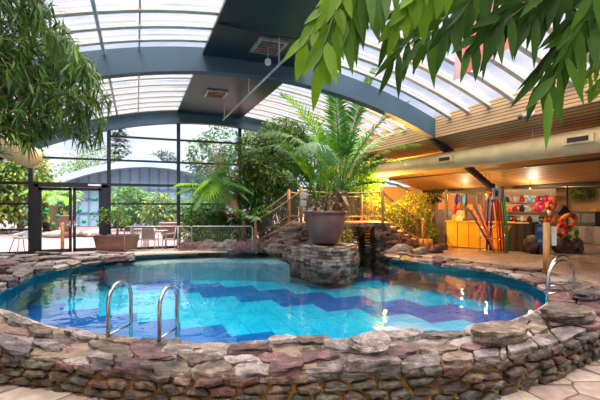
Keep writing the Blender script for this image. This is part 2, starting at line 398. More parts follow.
# pool basin
PF_Z = -.85
def pool_mat(name, floor_):
    m_, nt, out = new_mat(name)
    b = N(nt, 'ShaderNodeBsdfPrincipled'); b.inputs['Roughness'].default_value = .4
    g = N(nt, 'ShaderNodeNewGeometry'); s = N(nt, 'ShaderNodeSeparateXYZ'); nt.links.new(g.outputs['Position'], s.inputs[0])
    def math_(op, a, c=None, d=None):
        n = N(nt, 'ShaderNodeMath', operation=op)
        for i, q in enumerate((a, c, d)):
            if q is None: continue
            if isinstance(q, (int, float)): n.inputs[i].default_value = q
            else: nt.links.new(q, n.inputs[i])
        return n.outputs[0]
    X, Y, Z = s.outputs
    if floor_:
        st = .84
        q = math_('MULTIPLY', math_('FLOOR', math_('DIVIDE', X, st)), st)
        ph = math_('FRACT', math_('DIVIDE', math_('ADD', math_('ADD', q, Y), -13.2+.42+54.5), 5.45))
        dark = math_('LESS_THAN', ph, 2.05/5.45)
        gx_ = math_('LESS_THAN', math_('FRACT', math_('DIVIDE', X, .42)), .045)
        gy_ = math_('MULTIPLY', math_('LESS_THAN', math_('FRACT', math_('DIVIDE', Y, .21)), .07), .55)
        line = math_('MAXIMUM', gx_, gy_)
        cell = N(nt, 'ShaderNodeTexWhiteNoise'); cv = N(nt, 'ShaderNodeCombineXYZ')
        nt.links.new(math_('FLOOR', math_('DIVIDE', X, .42)), cv.inputs[0]); nt.links.new(math_('FLOOR', math_('DIVIDE', Y, .21)), cv.inputs[1])
        nt.links.new(cv.outputs[0], cell.inputs['Vector'])
        lightc = ramp(nt, cell.outputs['Value'], [(0, (20, 176, 204)), (1, (38, 190, 214))])
        darkc = ramp(nt, cell.outputs['Value'], [(0, (0, 84, 156)), (1, (4, 96, 168))])
        mx = N(nt, 'ShaderNodeMixRGB'); nt.links.new(dark, mx.inputs[0]); nt.links.new(lightc, mx.inputs[1]); nt.links.new(darkc, mx.inputs[2])
    else:
        line = math_('MULTIPLY', math_('LESS_THAN', math_('FRACT', math_('DIVIDE', Z, .15)), .1), .6)
        mx = N(nt, 'ShaderNodeMixRGB'); mx.inputs[0].default_value = 0; mx.inputs[1].default_value = srgb((120, 196, 206))
    m2 = N(nt, 'ShaderNodeMixRGB'); nt.links.new(math_('MULTIPLY', line, .6), m2.inputs[0]); nt.links.new(mx.outputs[0], m2.inputs[1]); m2.inputs[2].default_value = srgb((0, 96, 130))
    nt.links.new(m2.outputs[0], b.inputs['Base Color']); nt.links.new(b.outputs[0], out.inputs[0]); return m_
M['pool_floor'] = pool_mat('pool_tile_pattern', True); M['pool_side'] = pool_mat('pool_side_tile', False)
bs = struct_empty('pool_basin', (4, 8, PF_Z))
m = MB(); m.flat(list(pool), PF_Z); m.build('basin_floor', 'pool_floor', bs)
m = MB(); n_ = len(pool)
m.add([(p.x, p.y, PF_Z) for p in pool] + [(p.x, p.y, .0) for p in pool], [(j, n_+j, n_+(j+1) % n_, (j+1) % n_) for j in range(n_)]); m.build('basin_side', 'pool_side', bs)
ledge = [G(x, y, WZ) for x, y in ((104, 260.2), (112, 258.9), (150, 255.9), (200, 254.2), (240, 253.0), (272, 252.2))] + [G(x, y, -.3) for x, y in ((290, 266), (262, 264.5), (225, 263.5), (180, 264), (140, 266.5), (108, 269))]
m = MB(); m.prism([p[:2] for p in ledge], PF_Z+.01, -.26); m.build('entry_ledge', 'ledge', bs)
# water
def water_mat():
    m_, nt, out = new_mat('pool_water')
    t = N(nt, 'ShaderNodeBsdfTransparent'); t.inputs[0].default_value = (.62, .95, 1, 1)
    g = N(nt, 'ShaderNodeBsdfGlossy'); g.inputs['Roughness'].default_value = .015
    fr = N(nt, 'ShaderNodeFresnel'); fr.inputs['IOR'].default_value = 1.45
    v = coords(nt, (1, .8, 1))
    n1 = N(nt, 'ShaderNodeTexNoise'); n1.inputs['Scale'].default_value = 1.7; n1.inputs['Detail'].default_value = 3; n1.inputs['Distortion'].default_value = .6
    nt.links.new(v, n1.inputs['Vector'])
    bp = N(nt, 'ShaderNodeBump'); bp.inputs['Strength'].default_value = .2; bp.inputs['Distance'].default_value = .05
    nt.links.new(n1.outputs['Fac'], bp.inputs['Height'])
    nt.links.new(bp.outputs[0], g.inputs['Normal']); nt.links.new(bp.outputs[0], fr.inputs['Normal'])
    mx = N(nt, 'ShaderNodeMixShader')
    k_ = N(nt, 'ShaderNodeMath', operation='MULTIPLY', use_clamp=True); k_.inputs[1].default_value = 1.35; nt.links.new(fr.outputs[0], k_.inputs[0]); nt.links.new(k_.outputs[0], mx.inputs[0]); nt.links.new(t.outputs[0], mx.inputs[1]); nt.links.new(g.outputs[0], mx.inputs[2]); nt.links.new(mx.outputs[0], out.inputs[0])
    return m_
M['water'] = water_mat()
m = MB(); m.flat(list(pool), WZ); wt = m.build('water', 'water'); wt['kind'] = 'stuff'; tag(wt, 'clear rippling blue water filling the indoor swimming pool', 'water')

# ------------------------------------------------------------ stones
def clip(poly, a, b):                      # keep the side of the bisector nearer a
    mid = ((a[0]+b[0])/2, (a[1]+b[1])/2); nx, ny = b[0]-a[0], b[1]-a[1]; out = []
    for i in range(len(poly)):
        p, q = poly[i], poly[(i+1) % len(poly)]
        dp = (p[0]-mid[0])*nx + (p[1]-mid[1])*ny; dq = (q[0]-mid[0])*nx + (q[1]-mid[1])*ny
        if dp <= 0: out.append(p)
        if (dp < 0 < dq) or (dq < 0 < dp):
            t = dp/(dp-dq); out.append((p[0]+(q[0]-p[0])*t, p[1]+(q[1]-p[1])*t))
    return out
def cells(L, Wd, step, jit=.32, rowoff=.5):
    sx_, sy_ = step; L, Wd, step = L/sx_, Wd/sy_, (1, 1)
    seeds = []; rows = max(1, round(Wd/step[1])); nx = max(1, round(L/step[0]))
    for r in range(rows):
        for k in range(nx+1):
            seeds.append(((k + (r % 2)*rowoff + U(-jit, jit))*L/nx, (r+.5+U(-jit, jit)*.6)*Wd/rows))
    res = []
    for i, sd in enumerate(seeds):
        poly = [(0, 0), (L, 0), (L, Wd), (0, Wd)]
        for j, o in enumerate(seeds):
            if i != j and abs(o[0]-sd[0]) < step[0]*3:
                poly = clip(poly, sd, o)
                if len(poly) < 3: break
        if len(poly) >= 3: res.append([(p[0]*sx_, p[1]*sy_) for p in poly])
    return res
def resample(poly, n):
    P = [Vector(p[:2]) for p in poly]; Ls = [(P[(i+1) % len(P)]-P[i]).length for i in range(len(P))]; T = sum(Ls); out = []
    for k in range(n):
        d = T*k/n; i = 0
        while d > Ls[i] and i < len(P)-1: d -= Ls[i]; i += 1
        out.append(P[i].lerp(P[(i+1) % len(P)], min(1, d/max(Ls[i], 1e-6))))
    return out
def slab(mb, poly, z0, z1, n=18, rough=.03, gap=.015, tilt=.0, mi=0):
    pts = resample(poly, n); c = sum(pts, Vector((0, 0)))/n
    pts = [(pts[i-1]+pts[i]*6+pts[(i+1) % n])/8 for i in range(n)]
    sd = Vector((U(0, 50), U(0, 50), 0)); ta, tb = U(-tilt, tilt), U(-tilt, tilt)
    size = sum((p-c).length for p in pts)/n
    rings = []; h = z1-z0
    for sc, zz, am in ((.94, z0, .6), (1.0, z0+h*.3, 1), (.96, z0+h*.55, 1.5), (1.0, z1-h*.2, 1.2), (.965, z1, .8), (.6, z1, 0), (.28, z1, 0)):
        ring = []
        for i, p in enumerate(pts):
            d = p-c; q = noise.noise(Vector((p.x*6, p.y*6, zz*14))+sd)*rough*am
            l = max(d.length - gap, .01)
            w = c + d.normalized()*(l*sc+q)
            z = zz + (h*.1*noise.noise(Vector((w.x*5, w.y*5, 3))+sd)*(1 if zz > z0+.01 else 0)) + (ta*(w.x-c.x)+tb*(w.y-c.y))
            if zz >= z1: z += .35*rough*noise.noise(Vector((w.x*11, w.y*11, 7))+sd)
            ring.append(Vector((w.x, w.y, z)))
        rings.append(ring)
    mb.loft(rings, mi, True, False)
    # smooth-shade only the top by leaving faceted sides
def strip_map(inner, outer):
    a = spline(inner, 8, False); b = spline(outer, 8, False)
    def at(line, t):
        x = t*(len(line)-1); i = min(int(x), len(line)-2); return line[i].lerp(line[i+1], x-i)
    return lambda t, w: at(a, t).lerp(at(b, t), w)
def lay(parent, name, inner, outer, step, z0, zr, mats, n=18, rough=.03, gap=.015, tilt=.03, maxn=999, layers=None, smooth=False):
    f = strip_map([Vector(p[:2]) for p in inner], [Vector(p[:2]) for p in outer])
    L = sum((f((i+1)/40, .5)-f(i/40, .5)).length for i in range(40)); Wd = sum((f(i/10, 1)-f(i/10, 0)).length for i in range(11))/11
    k = 0
    for poly in cells(L, Wd, step):
        if len(poly) < 3: continue
        wp = [f(min(1, max(0, p[0]/L)), p[1]/Wd) for p in resample(poly, 14)]
        ar = abs(sum(wp[i].x*wp[(i+1) % 14].y - wp[(i+1) % 14].x*wp[i].y for i in range(14)))/2
        if ar < step[0]*step[1]*.05: continue
        m = MB(); slab(m, wp, z0+U(-.01, .0), z0+U(*zr), n, rough, gap, tilt)
        m.build(name, random.choices(mats, [5, 2, 3][:len(mats)])[0], parent); k += 1
    return k
# raised front wall
pw = thing('stone_pool_wall', (1.5, 4, -.3), 'low mortared rubble wall with slab coping, raised along the near side of the pool', 'stone wall')
inner_near = [G(*q, .05) for q in ((-150, 292), (-60, 303), (0, 315), (45, 326), (90, 336), (150, 341), (210, 343.5), (270, 341), (330, 338.5), (400, 336), (460, 331), (500, 325))]
outer_near = [G(x, y+1.8, .05) for x, y in wall_px[:12]]
bed_outer = [G(x, y-2.5, .05) for x, y in wall_px[:12]]
MIX = ['rockA', 'rockB', 'rockC']
lay(pw, 'coping_stone', inner_near, outer_near, (.62, .42), -.02, (.06, .15), MIX, 30, .05, .006, .09)
# mortar bed and backing
m = MB()
aa = spline([Vector(p[:2]) for p in bed_outer], 4, False)
ia = spline([Vector(p[:2]) for p in inner_near], 4, False)
bed = list(ia) + list(reversed(aa))
m.prism(bed, -.06, .05); m.build('mortar_bed', 'mortar_top', pw)
wl = [Vector((p.x, p.y)) for p in wall]
wl3 = []
m = MB(); n_ = len(wl)
def inward(i, d):
    t = (wl[min(i+1, n_-1)]-wl[max(i-1, 0)]).normalized(); return wl[i] + Vector((-t.y, t.x))*d
m.add([(*inward(i, 0.0), -.5) for i in range(n_)] + [(*inward(i, .05), .03) for i in range(n_)] + [(*inward(i, .25), .045) for i in range(n_)],
      [(i, i+1, n_+i+1, n_+i) for i in range(n_-1)] + [(n_+i, n_+i+1, 2*n_+i+1, 2*n_+i) for i in range(n_-1)])
for i in range(n_-1, len(m.mi)): m.mi[i] = 1
m.build('mortar_backing', ['mortar', 'mortar_top'], pw)
# face stones on the wall
seg = [0]
for i in range(n_-1): seg.append(seg[-1]+(wl[i+1]-wl[i]).length)
LT = seg[-1]
def wpos(s):
    s = max(0, min(LT-1e-4, s)); i = 0
    while seg[i+1] < s: i += 1
    t = (s-seg[i])/(seg[i+1]-seg[i]); p = wl[i].lerp(wl[i+1], t); d = (wl[i+1]-wl[i]).normalized()
    return p, Vector((d.y, -d.x))
m = MB()
for poly in cells(LT, .37, (.27, .10), .36):
    pts = resample(poly, 14); c = sum(pts, Vector((0, 0)))/14
    pts = [(pts[i-1]+pts[i]*9+pts[(i+1) % 14])/11 for i in range(14)]
    sd = Vector((U(0, 90), 0, 0)); pr = U(.03, .10); rings = []
    for sc, dd in ((.95, -.02), (.99, .3), (.93, .85), (.6, 1.0), (.25, 1.05)):
        ring = []
        for p in pts:
            d = p-c; l = max(d.length-.015, .004); q = c + d.normalized()*l*sc
            pp, nr = wpos(q.x); z = q.y-.33
            out_ = dd*pr + .028*noise.noise(Vector((q.x*14, q.y*14, dd))+sd) + (.02-z)*.1
            ring.append(Vector((pp.x+nr.x*out_, pp.y+nr.y*out_, z)))
        rings.append(ring)
    m.loft(rings, random.choice([0, 0, 0, 0, 1, 2, 2]), True, False)
wf = m.build('wall_face', ['wallA', 'wallB', 'wallC'], pw)
# broad coping on the right corner
rc = thing('stone_coping', (8, 7, 0), 'flat stone edging curving round the right bank of the pool beside the deck', 'stone edging')
def shift_out(pxs, dy): return [G(x, y, .03) for x, y in dy]
inner_r = [G(500, 325, .05), G(516, 319, .05), G(536, 311, .05), G(546, 303, .05), G(546, 294, .05), G(532, 283, .05), G(508, 275, .05), G(482, 269.5, .05), G(456, 265.6, .05), G(432, 263, .05), G(410, 260.5, .05), G(392, 257.5, .05), G(378, 253.5, .05)]
outer_r = [G(500, 359.5, .05), G(548, 347.5, .05), G(600, 328.5, .05), G(645, 314, .05), G(620, 292, .05), G(580, 279, .05), G(545, 271, .05), G(512, 265.5, .05), G(478, 261.5, .05), G(450, 258.5, .05), G(425, 256, .05), G(405, 253.5, .05), G(388, 250.8, .05)]
lay(rc, 'coping_stone', inner_r, outer_r, (.5, .4), -.02, (.05, .13), MIX, 18, .03, .012, .05)
# a few loose thick slabs on top of the near corner
for (x, y, sx, sy, rz, h, mt, lb) in ((499, 337, .82, .5, .1, .12, 'rockC', 'thick brown slab lying on the wall top left of the right handrail'), (568, 318, .9, .5, .25, .13, 'rockC', 'largest thick slab lying on the right corner below the handrail'),
                              (586, 296, .6, .38, -.1, .08, 'rockA', 'flat grey slab on the edging right of the right handrail'), (370, 349, .50, .42, .1, .13, 'rockA', 'tall speckled grey boulder on the coping right of centre')):
    c = G(x, y, .12); m = MB()
    poly = [(c.x+math.cos(a+rz)*sx/2*U(.85, 1.1), c.y+math.sin(a+rz)*sy/2*U(.85, 1.1)) for a in [k*PI/4 for k in range(8)]]
    slab(m, poly, .09, .12+h, 26, .05, 0, .04); tag(m.build('stone_slab', mt), lb, 'stone')
# left terrace of slabs
lt = thing('slab_terrace', (-3, 9, 0), 'broad terrace of rough flat slabs on the left bank of the pool', 'stone terrace')
inner_l = [G(-14, 308, .05), G(-8, 297, .05), G(2, 290.5, .05), G(18, 282, .05), G(36, 273, .05), G(62, 267.5, .05), G(84, 263.5, .05), G(112, 259.5, .05), G(135, 257.8, .05)]
outer_l = [G(-230, 300, .05), G(-190, 280, .05), G(-140, 269, .05), G(-80, 261, .05), G(-30, 256.5, .05), G(10, 254.2, .05), G(50, 253.6, .05), G(95, 253.2, .05), G(135, 253, .05)]
lay(lt, 'paving_slab', inner_l, outer_l, (.8, .5), -.02, (.03, .16), MIX, 14, .05, .008, .08)
# far edge: smooth pinkish strip with low rocks behind
m = MB(); e = [G(x, y, 0) for x, y in [(112, 257.3), (150, 254.2), (200, 252.6), (240, 251.4), (278, 250.4)]]; e2 = [G(x, y, 0) for x, y in [(278, 248.6), (240, 249.4), (200, 250.4), (150, 251.6), (112, 254)]]
M['edge'] = mat('pink_concrete_edge', (222, 184, 162), (200, 160, 138), rough=.7, scale=3)
m.prism([p[:2] for p in e+e2], -.02, .035); tag(m.build('pool_kerb', 'edge'), 'smooth pinkish concrete kerb along the far edge of the pool', 'kerb')

# ------------------------------------------------------------ slate-faced island and footbridge
def slate_courses(mb, line, zb, zt, course=(.06, .11), nm=3, flip=1, batter=0.0, zfun=None, length=(.14, .5)):
    pts = [Vector(p[:2]) for p in line]; sg = [0]
    for i in range(len(pts)-1): sg.append(sg[-1]+(pts[i+1]-pts[i]).length)
    T = sg[-1]
    def pos(s):
        s = max(0, min(T-1e-4, s)); i = 0
        while sg[i+1] < s: i += 1
        p = pts[i].lerp(pts[i+1], (s-sg[i])/(sg[i+1]-sg[i])); d = (pts[i+1]-pts[i]).normalized(); return p, d
    z = zb
    while z < zt:
        h = U(*course); s = U(-.3, 0)
        while s < T:
            l = U(*length); sm = s+l/2
            top = zfun(sm/T) if zfun else zt
            if z + h*.5 < top and 0 < sm < T:
                p, d = pos(sm); nr = Vector((d.y, -d.x))*flip; dep = U(.10, .16)
                c = p + nr*(dep/2-.06-batter*(z-zb)); ang = math.atan2(d.y, d.x)+U(-.05, .05)
                R = Matrix.Rotation(ang, 3, 'Z') @ Matrix.Rotation(U(-.04, .04), 3, 'Y')
                hx, hy, hz = l/2-.006, dep/2, h/2-.005
                vs = []
                for zz in (-1, 1):
                    for xx, yy in ((-1, -1), (-.3, -1.05), (.4, -.95), (1, -1), (1, 1), (.35, 1.08), (-.4, .95), (-1, 1)):
                        vs.append(Vector((c.x, c.y, z+h/2)) + R @ Vector((xx*hx, yy*hy+U(-.012, .012), zz*hz*U(.75, 1.0))))
                mb.add(vs, [(i, (i+1) % 8, 8+(i+1) % 8, 8+i) for i in range(8)] + [tuple(reversed(range(8))), tuple(range(8, 16))], random.randrange(nm))
            s += l
        z += h
isl_px = [(268, 251.4), (276, 253), (285, 256), (295, 259.4), (306, 262.6), (317, 265), (329, 266.3), (342, 266), (352, 264), (357, 260.5), (356.5, 256.8), (352, 253.5)]
isl = [G(x, y, WZ) for x, y in isl_px]
core = [p + (Vector(W(.3, 13.4))-p).normalized()*.12 for p in isl] + [H(340, 14.9), H(300, 15.1), H(280, 15.3)]
il = thing('rock_island', (5, 11.5, PF_Z), 'stacked slate rock island in the pool carrying the big pot', 'rock island')
SL = ['slateA', 'slateB', 'slateC']
def isl_top(t): return lerp(.0, .40, min(1, t*2.2)) + .03*math.sin(t*17)
m = MB(); isp = spline([p[:2] for p in isl], 4, False)
slate_courses(m, isp, WZ-.14, .56, (.06, .12), 3, 1, .12, isl_top); m.build('slate_face', ['slateB', 'slateB', 'slateC'], il)
m = MB()
cp = [Vector(p[:2]) for p in core]; cc = sum(cp, Vector((0, 0)))/len(cp)
nI = len(isl)
def topz(i): return (isl_top(i/(nI-1)) if i < nI else .45)-.04
rings = [[Vector((*(p.lerp(cc, .35)), PF_Z)) for p in cp], [Vector((*(p.lerp(cc, .3)), WZ-.2)) for p in cp], [Vector((*(p.lerp(cc, .03)), WZ-.13)) for p in cp], [Vector((*(p.lerp(cc, .04)), topz(i))) for i, p in enumerate(cp)], [Vector((*(p.lerp(cc, .3)), max(.34, topz(i)+.06))) for i, p in enumerate(cp)], [Vector((*(p.lerp(cc, .8)), .52)) for p in cp]]
m.loft(rings, 0, True); m.build('rock_core', 'slateC', il)
# capping slabs on the island
capo = [Vector(p[:2]).lerp(cc, .03) for p in isl[1:]]; capi = [Vector(p[:2]).lerp(cc, .55) for p in isl[1:]]
f = strip_map(capo, capi); L = 5.2
for poly in cells(5.2, 1.1, (.5, .38)):
    wp = [f(min(1, p[0]/5.2), p[1]/1.1) for p in resample(poly, 12)]
    t = min(1, max(0, sum(p[0] for p in poly)/len(poly)/5.2)); z = isl_top(min(1, .1+t))-.05
    m = MB(); slab(m, wp, z-.02, z+U(.05, .09), 14, .03, .01, .03); m.build('capping_stone', random.choice(['slateB', 'slateA', 'rockA']), il)
# footbridge
A, B, C, D = H(256, 15.2), H(302, 13.9), H(383, 14.5), H(424, 15.9)
A2, B2, C2, D2 = H(245, 15.75), H(288, 15.0), H(378, 15.9), H(410, 17.0)
BZ = 1.08
br = thing('stone_footbridge', (7, 13.6, 0), 'arched slate footbridge with steps behind the potted palm', 'bridge')
def solid(mb, quad, zb, zt, mi=0):   # quad a,b (front) c,d (back: behind b, behind a); zt per point
    vs = [Vector((p.x, p.y, z)) for p, z in zip(quad, zb)] + [Vector((p.x, p.y, z)) for p, z in zip(quad, zt)]
    mb.add(vs, [(3, 2, 1, 0), (4, 5, 6, 7), (0, 1, 5, 4), (1, 2, 6, 5), (2, 3, 7, 6), (3, 0, 4, 7)], mi)
def mix(a, b, t): return a.lerp(b, t)
E1 = mix(B, C, .55); E2 = mix(B, C, .93); E1b = mix(B2, C2, .55); E2b = mix(B2, C2, .93)
m = MB()
solid(m, [A, B, B2, A2], [-.9]*4, [.08, BZ-.1, BZ-.1, .08]); solid(m, [B, E1, E1b, B2], [-.9]*4, [BZ-.16]*4)
m.build('abutment', 'slateC', br)
m = MB(); solid(m, [E2, C, C2, E2b], [-.9]*4, [BZ-.16]*4); solid(m, [C, D, D2, C2], [-.9]*4, [BZ-.1, 0, 0, BZ-.1]); m.build('abutment', 'slateC', br)
m = MB(); solid(m, [B, C, C2, B2], [BZ-.16]*4, [BZ]*4); m.build('deck_slab', 'slateA', br)
for (P0, P1, Q0, Q1, z0, z1) in ((A, B, A2, B2, .1, BZ), (D, C, D2, C2, .05, BZ)):
    for k in range(6):
        t0, t1 = k/6, (k+1)/6; z = lerp(z0, z1, t1); m = MB()
        solid(m, [mix(P0, P1, t0), mix(P0, P1, t1+.02), mix(Q0, Q1, t1+.02), mix(Q0, Q1, t0)], [z-.2]*4, [z-.03]*4); m.build('step', 'slateA', br)
m = MB()
slate_courses(m, [A, B], -.05, BZ, zfun=lambda t: lerp(.1, BZ-.02, t)); slate_courses(m, [B, E1], -.3, BZ-.16); slate_courses(m, [E1, E1b], -.9, BZ-.16, flip=1)
m.build('slate_face', ['slateA', 'slateC', 'slateA'], br); m = MB()
slate_courses(m, [E2b, E2], -.9, BZ-.16); slate_courses(m, [E2, C], -.9, BZ-.16); slate_courses(m, [C, D], -.6, BZ, zfun=lambda t: lerp(BZ-.05, .05, t))
m.build('slate_face', ['slateA', 'slateC', 'slateA'], br); m = MB()
slate_courses(m, [H(325, 16.3), H(400, 16.6)], -.9, .9, (.1, .14), length=(.25, .5))
tag(m.build('retaining_wall', ['slateA', 'slateC', 'slateB']), 'dark slate wall seen through the opening under the footbridge', 'stone wall')
m = MB(); slate_courses(m, [B, C], BZ-.16, BZ+.0, (.07, .08), length=(.3, .7)); m.build('deck_edge', ['slateA', 'slateB', 'slateA'], br)
# scattered rocks
def boulder(name, x, y, r, sc, mt, lb, zc=0, F=None, group=None, cat='rock'):
    c = H(x, F, 0) if F else G(x, y, 0); m = MB()
    m.ball((c.x, c.y, zc + r*sc[2]*.55), r, 12, 0, sc, .55, U(0, 50))
    return tag(m.build(name, mt), lb, cat, group)
gl = 'boulders along the bridge foot'
for i, (x, F, r, mt, lb) in enumerate([(402, 14.0, .34, 'slateB', 'pale rounded boulder at the foot of the right bridge steps'), (436, 14.2, .24, 'rockB', 'reddish flat boulder right of the bridge steps'),
      (392, 13.8, .22, 'slateA', 'small rock on the pool bank below the bridge steps'), (421, 13.9, .25, 'rockC', 'brown rock in front of the short bridge posts'), (443, 15.2, .2, 'slateC', 'dark rock left of the yellow counter')]):
    boulder('boulder', x, 0, r, (1.3, .8, .7), mt, lb, -.03, F)
for i in range(16):
    x = 184 + i*6.2 + U(-2, 2)
    boulder('boulder', x, 0, U(.26, .4), (1.2, .8, U(.5, .8)), random.choice(MIX + ['slateB']), 'garden rock in the planted bed behind the wire mesh railing', 0, U(14.75, 15.0), 'rocks in the bed behind the railing')
for (x, F, r, sc, mt, lb) in ((531, 14.1, .33, (.8, .7, 1.0), 'rockC', 'upright tan rock against the dark cloth of the counter'), (563, 14.2, .36, (1.1, .8, .95), 'rockB', 'large purple-brown rock behind the wooden sign post'),
                          (577, 14.4, .3, (.8, .7, .95), 'rockC', 'brown rock standing rightmost beside the float stand')):
    boulder('boulder', x, 0, r, sc, mt, lb, .1, F)
# ------------------------------------------------------------ roof and gable
CX, ZT, RC = 2.7, 5.5, 27.0
def rz_(x): return ZT - (x-CX)**2/RC
YG, YB = 16.5, 9.85
XL, XR = -3.7, 8.4
ce = struct_empty('ceiling', (CX, 5, 3.9))
xs = [XL + (XR-XL)*i/24 for i in range(25)]
m = MB()
for i in range(24):
    m.quad((xs[i], -6, rz_(xs[i])+.05), (xs[i+1], -6, rz_(xs[i+1])+.05), (xs[i+1], YG, rz_(xs[i+1])+.05), (xs[i], YG, rz_(xs[i])+.05))
m.build('roof_glazing', 'roofglass', ce)
def arch_strip(mb, y, w, d, top=0.0, x0=XL, x1=XR, n=24, bot=None):
    rings = []
    for i in range(n+1):
        x = lerp(x0, x1, i/n); zt = rz_(x)+top; zb = zt-d
        rings.append([Vector((x, y-w/2, zb)), Vector((x, y+w/2, zb)), Vector((x, y+w/2, zt)), Vector((x, y-w/2, zt))])
    mb.loft(rings)
y = -5.6; k = 0
while y < YG-.3:
    if min(abs(y-q) for q in (YG, YB, YB-7, YB-14)) > .2:
        m = MB(); arch_strip(m, y, .13, .08, 0, bot=None); m.build('glazing_bar', 'cream', ce)
    y += .7
for x in (.05,):
    m = MB(); m.box((x, 5.25, rz_(x)-.02), (.035, 22.5, .05)); m.build('purlin', 'cream', ce)
# arches
for q, (ya, lb) in enumerate(((YB, 'wide blue-grey curved roof beam crossing the middle of the hall above the pool'), (YG-.15, 'blue-grey curved roof beam along the top of the gable windows'), (YB-7, 'blue-grey curved roof beam overhead nearest the camera'))):
    c = thing('roof_beam', (CX, ya, 2.2), lb, 'roof beam')
    m = MB(); rings = []
    for i in range(33):
        x = lerp(XL-.1, XR+.15, i/32); zt = rz_(x)+.02; zb = zt-.57 
        rings.append([Vector((x, ya-.14, zb)), Vector((x, ya+.14, zb)), Vector((x, ya+.14, zt)), Vector((x, ya-.14, zt))])
    m.loft(rings); m.build('beam', 'navy', c)
    for x0, x1 in ((XR, 10.95), (XL, -5.5)):
        m = MB(); rings = []
        for i in range(9):
            x = lerp(x0, x1, i/8); zt = lerp(3.92, 2.32, i/8); zb = zt-lerp(.26, .16, i/8)
            rings.append([Vector((x, ya-.07, zb)), Vector((x, ya+.07, zb)), Vector((x, ya+.07, zt)), Vector((x, ya-.07, zt))])
        m.loft(rings); m.build('brace', 'iron', c)
        if x1 < 0 or q != 0: m = MB(); m.box((x1, ya, 1.17), (.2, .2, 2.36)); m.build('column', 'iron', c)
        else:
            e_ = H(500.5, 15.3); m = MB(); m.beam((x1-.05, ya, 2.28), (e_.x, e_.y, 2.28), .16, .26); m.build('tie_beam', 'iron', c); m = MB(); m.box((e_.x, e_.y, 1.2), (.18, .18, 2.4)); m.build('column', 'iron', c)
# dark ridge panel
m = MB(); m.box(((1.45+4.0)/2, 5.1, ZT-.17), (2.55, 22.4, .08))
rp = m.build('ridge_panel', 'panel'); tag(rp, 'long dark teal panel running along the ridge of the glazed roof', 'ceiling panel')
for (x, yv, z, lb) in ((2.75, 8.6, 5.29, 'square rusty vent with hanging lamp in the dark ridge panel nearest the camera'), (2.35, 12.9, 5.29, 'rusty vent in the far bay of the dark ridge panel')):
    v = thing('ceiling_vent', (x, yv, z-.08), lb, 'vent')
    m = MB(); m.box((x, yv, z-.03), (.66, .8, .05)); m.build('frame', 'galv', v)
    m = MB()
    for j in range(5): m.box((x, yv-.28+j*.14, z-.065), (.52, .07, .02))
    M.setdefault('rust', mat('rusty_metal', (140, 96, 78), (80, 56, 50), rough=.7)); m.build('grille', 'rust', v)
    if yv < 10:
        m = MB(); m.tube([(x-.05, yv-.1, z-.06), (x-.05, yv-.1, z-.35)], .012); m.build('cord', 'galv', v)
        m = MB(); m.lathe([(.02, 0), (.07, -.04), (.07, -.12), (.03, -.16)], (x-.05, yv-.1, z-.33), 12); m.build('lamp', 'white', v)
# suspended pipes
def pipe(x, y0, y1, z, r, lb, hang, mt='grey_pipe'):
    t = thing('suspended_pipe', (x, y0, z), lb, 'pipe')
    m = MB(); m.tube([(x, y0, z), (x, (y0+y1)/2, z), (x, y1, z)], r, 10); m.build('pipe', mt, t)
    for hy in hang:
        m = MB(); m.tube([(x, hy, z), (x, hy, rz_(x) if not 1.4 < x < 4 else 5.3)], .014, 6); m.build('hanger', 'cream', t)
pipe(2.82, 7.2, 14.1, 4.7, .028, 'thin grey pipe hung below the dark ridge panel', (8.1, 10.6, 13.9))
pipe(-.66, 2.5, 16.2, 5.0, .035, 'grey pipe running along the roof above the left windows', (6.6, 8.6, 11.5))
m = MB(); m.tube([(1.5, 7.9, 5.28), (2.4, 7.9, 5.20), (3.95, 7.9, 5.27)], .02, 6); tag(m.build('cable', 'iron'), 'dark cable slung across the underside of the ridge panel', 'cable')
SF = 3.73
# side roofs (wood slat soffits)
m = MB()
m.quad((XR, -6, rz_(XR)+.1), (XR, YG, rz_(XR)+.1), (XR, YG, SF), (XR, -6, SF)); m.build('slat_fascia', 'fascia', ce)
m = MB(); m.quad((XR, -6, SF), (XR, YG, SF), (13.5, YG, 2.42), (13.5, -6, 2.42)); m.quad((13.5, -6, 2.42), (13.5, YG, 2.42), (20, YG, 2.5), (20, -6, 2.5)); m.build('slat_soffit', 'soffit', ce)
m = MB(); m.quad((XL, -6, rz_(XL)+.1), (XL, YG, rz_(XL)+.1), (XL, YG, 3.5), (XL, -6, 3.5)); m.build('slat_fascia', 'fascia', ce)
m = MB(); m.quad((XL, -6, 3.5), (XL, YG, 3.5), (-8.5, YG, 2.42), (-8.5, -6, 2.42)); m.build('slat_soffit', 'soffit', ce)
m = MB(); m.box((13.45, 5.2, 2.37), (.12, 22.4, .1)); m.box((11.4, 5.2, 2.92), (.07, 22.4, .07)); m.build('edge_beam', 'iron', ce)
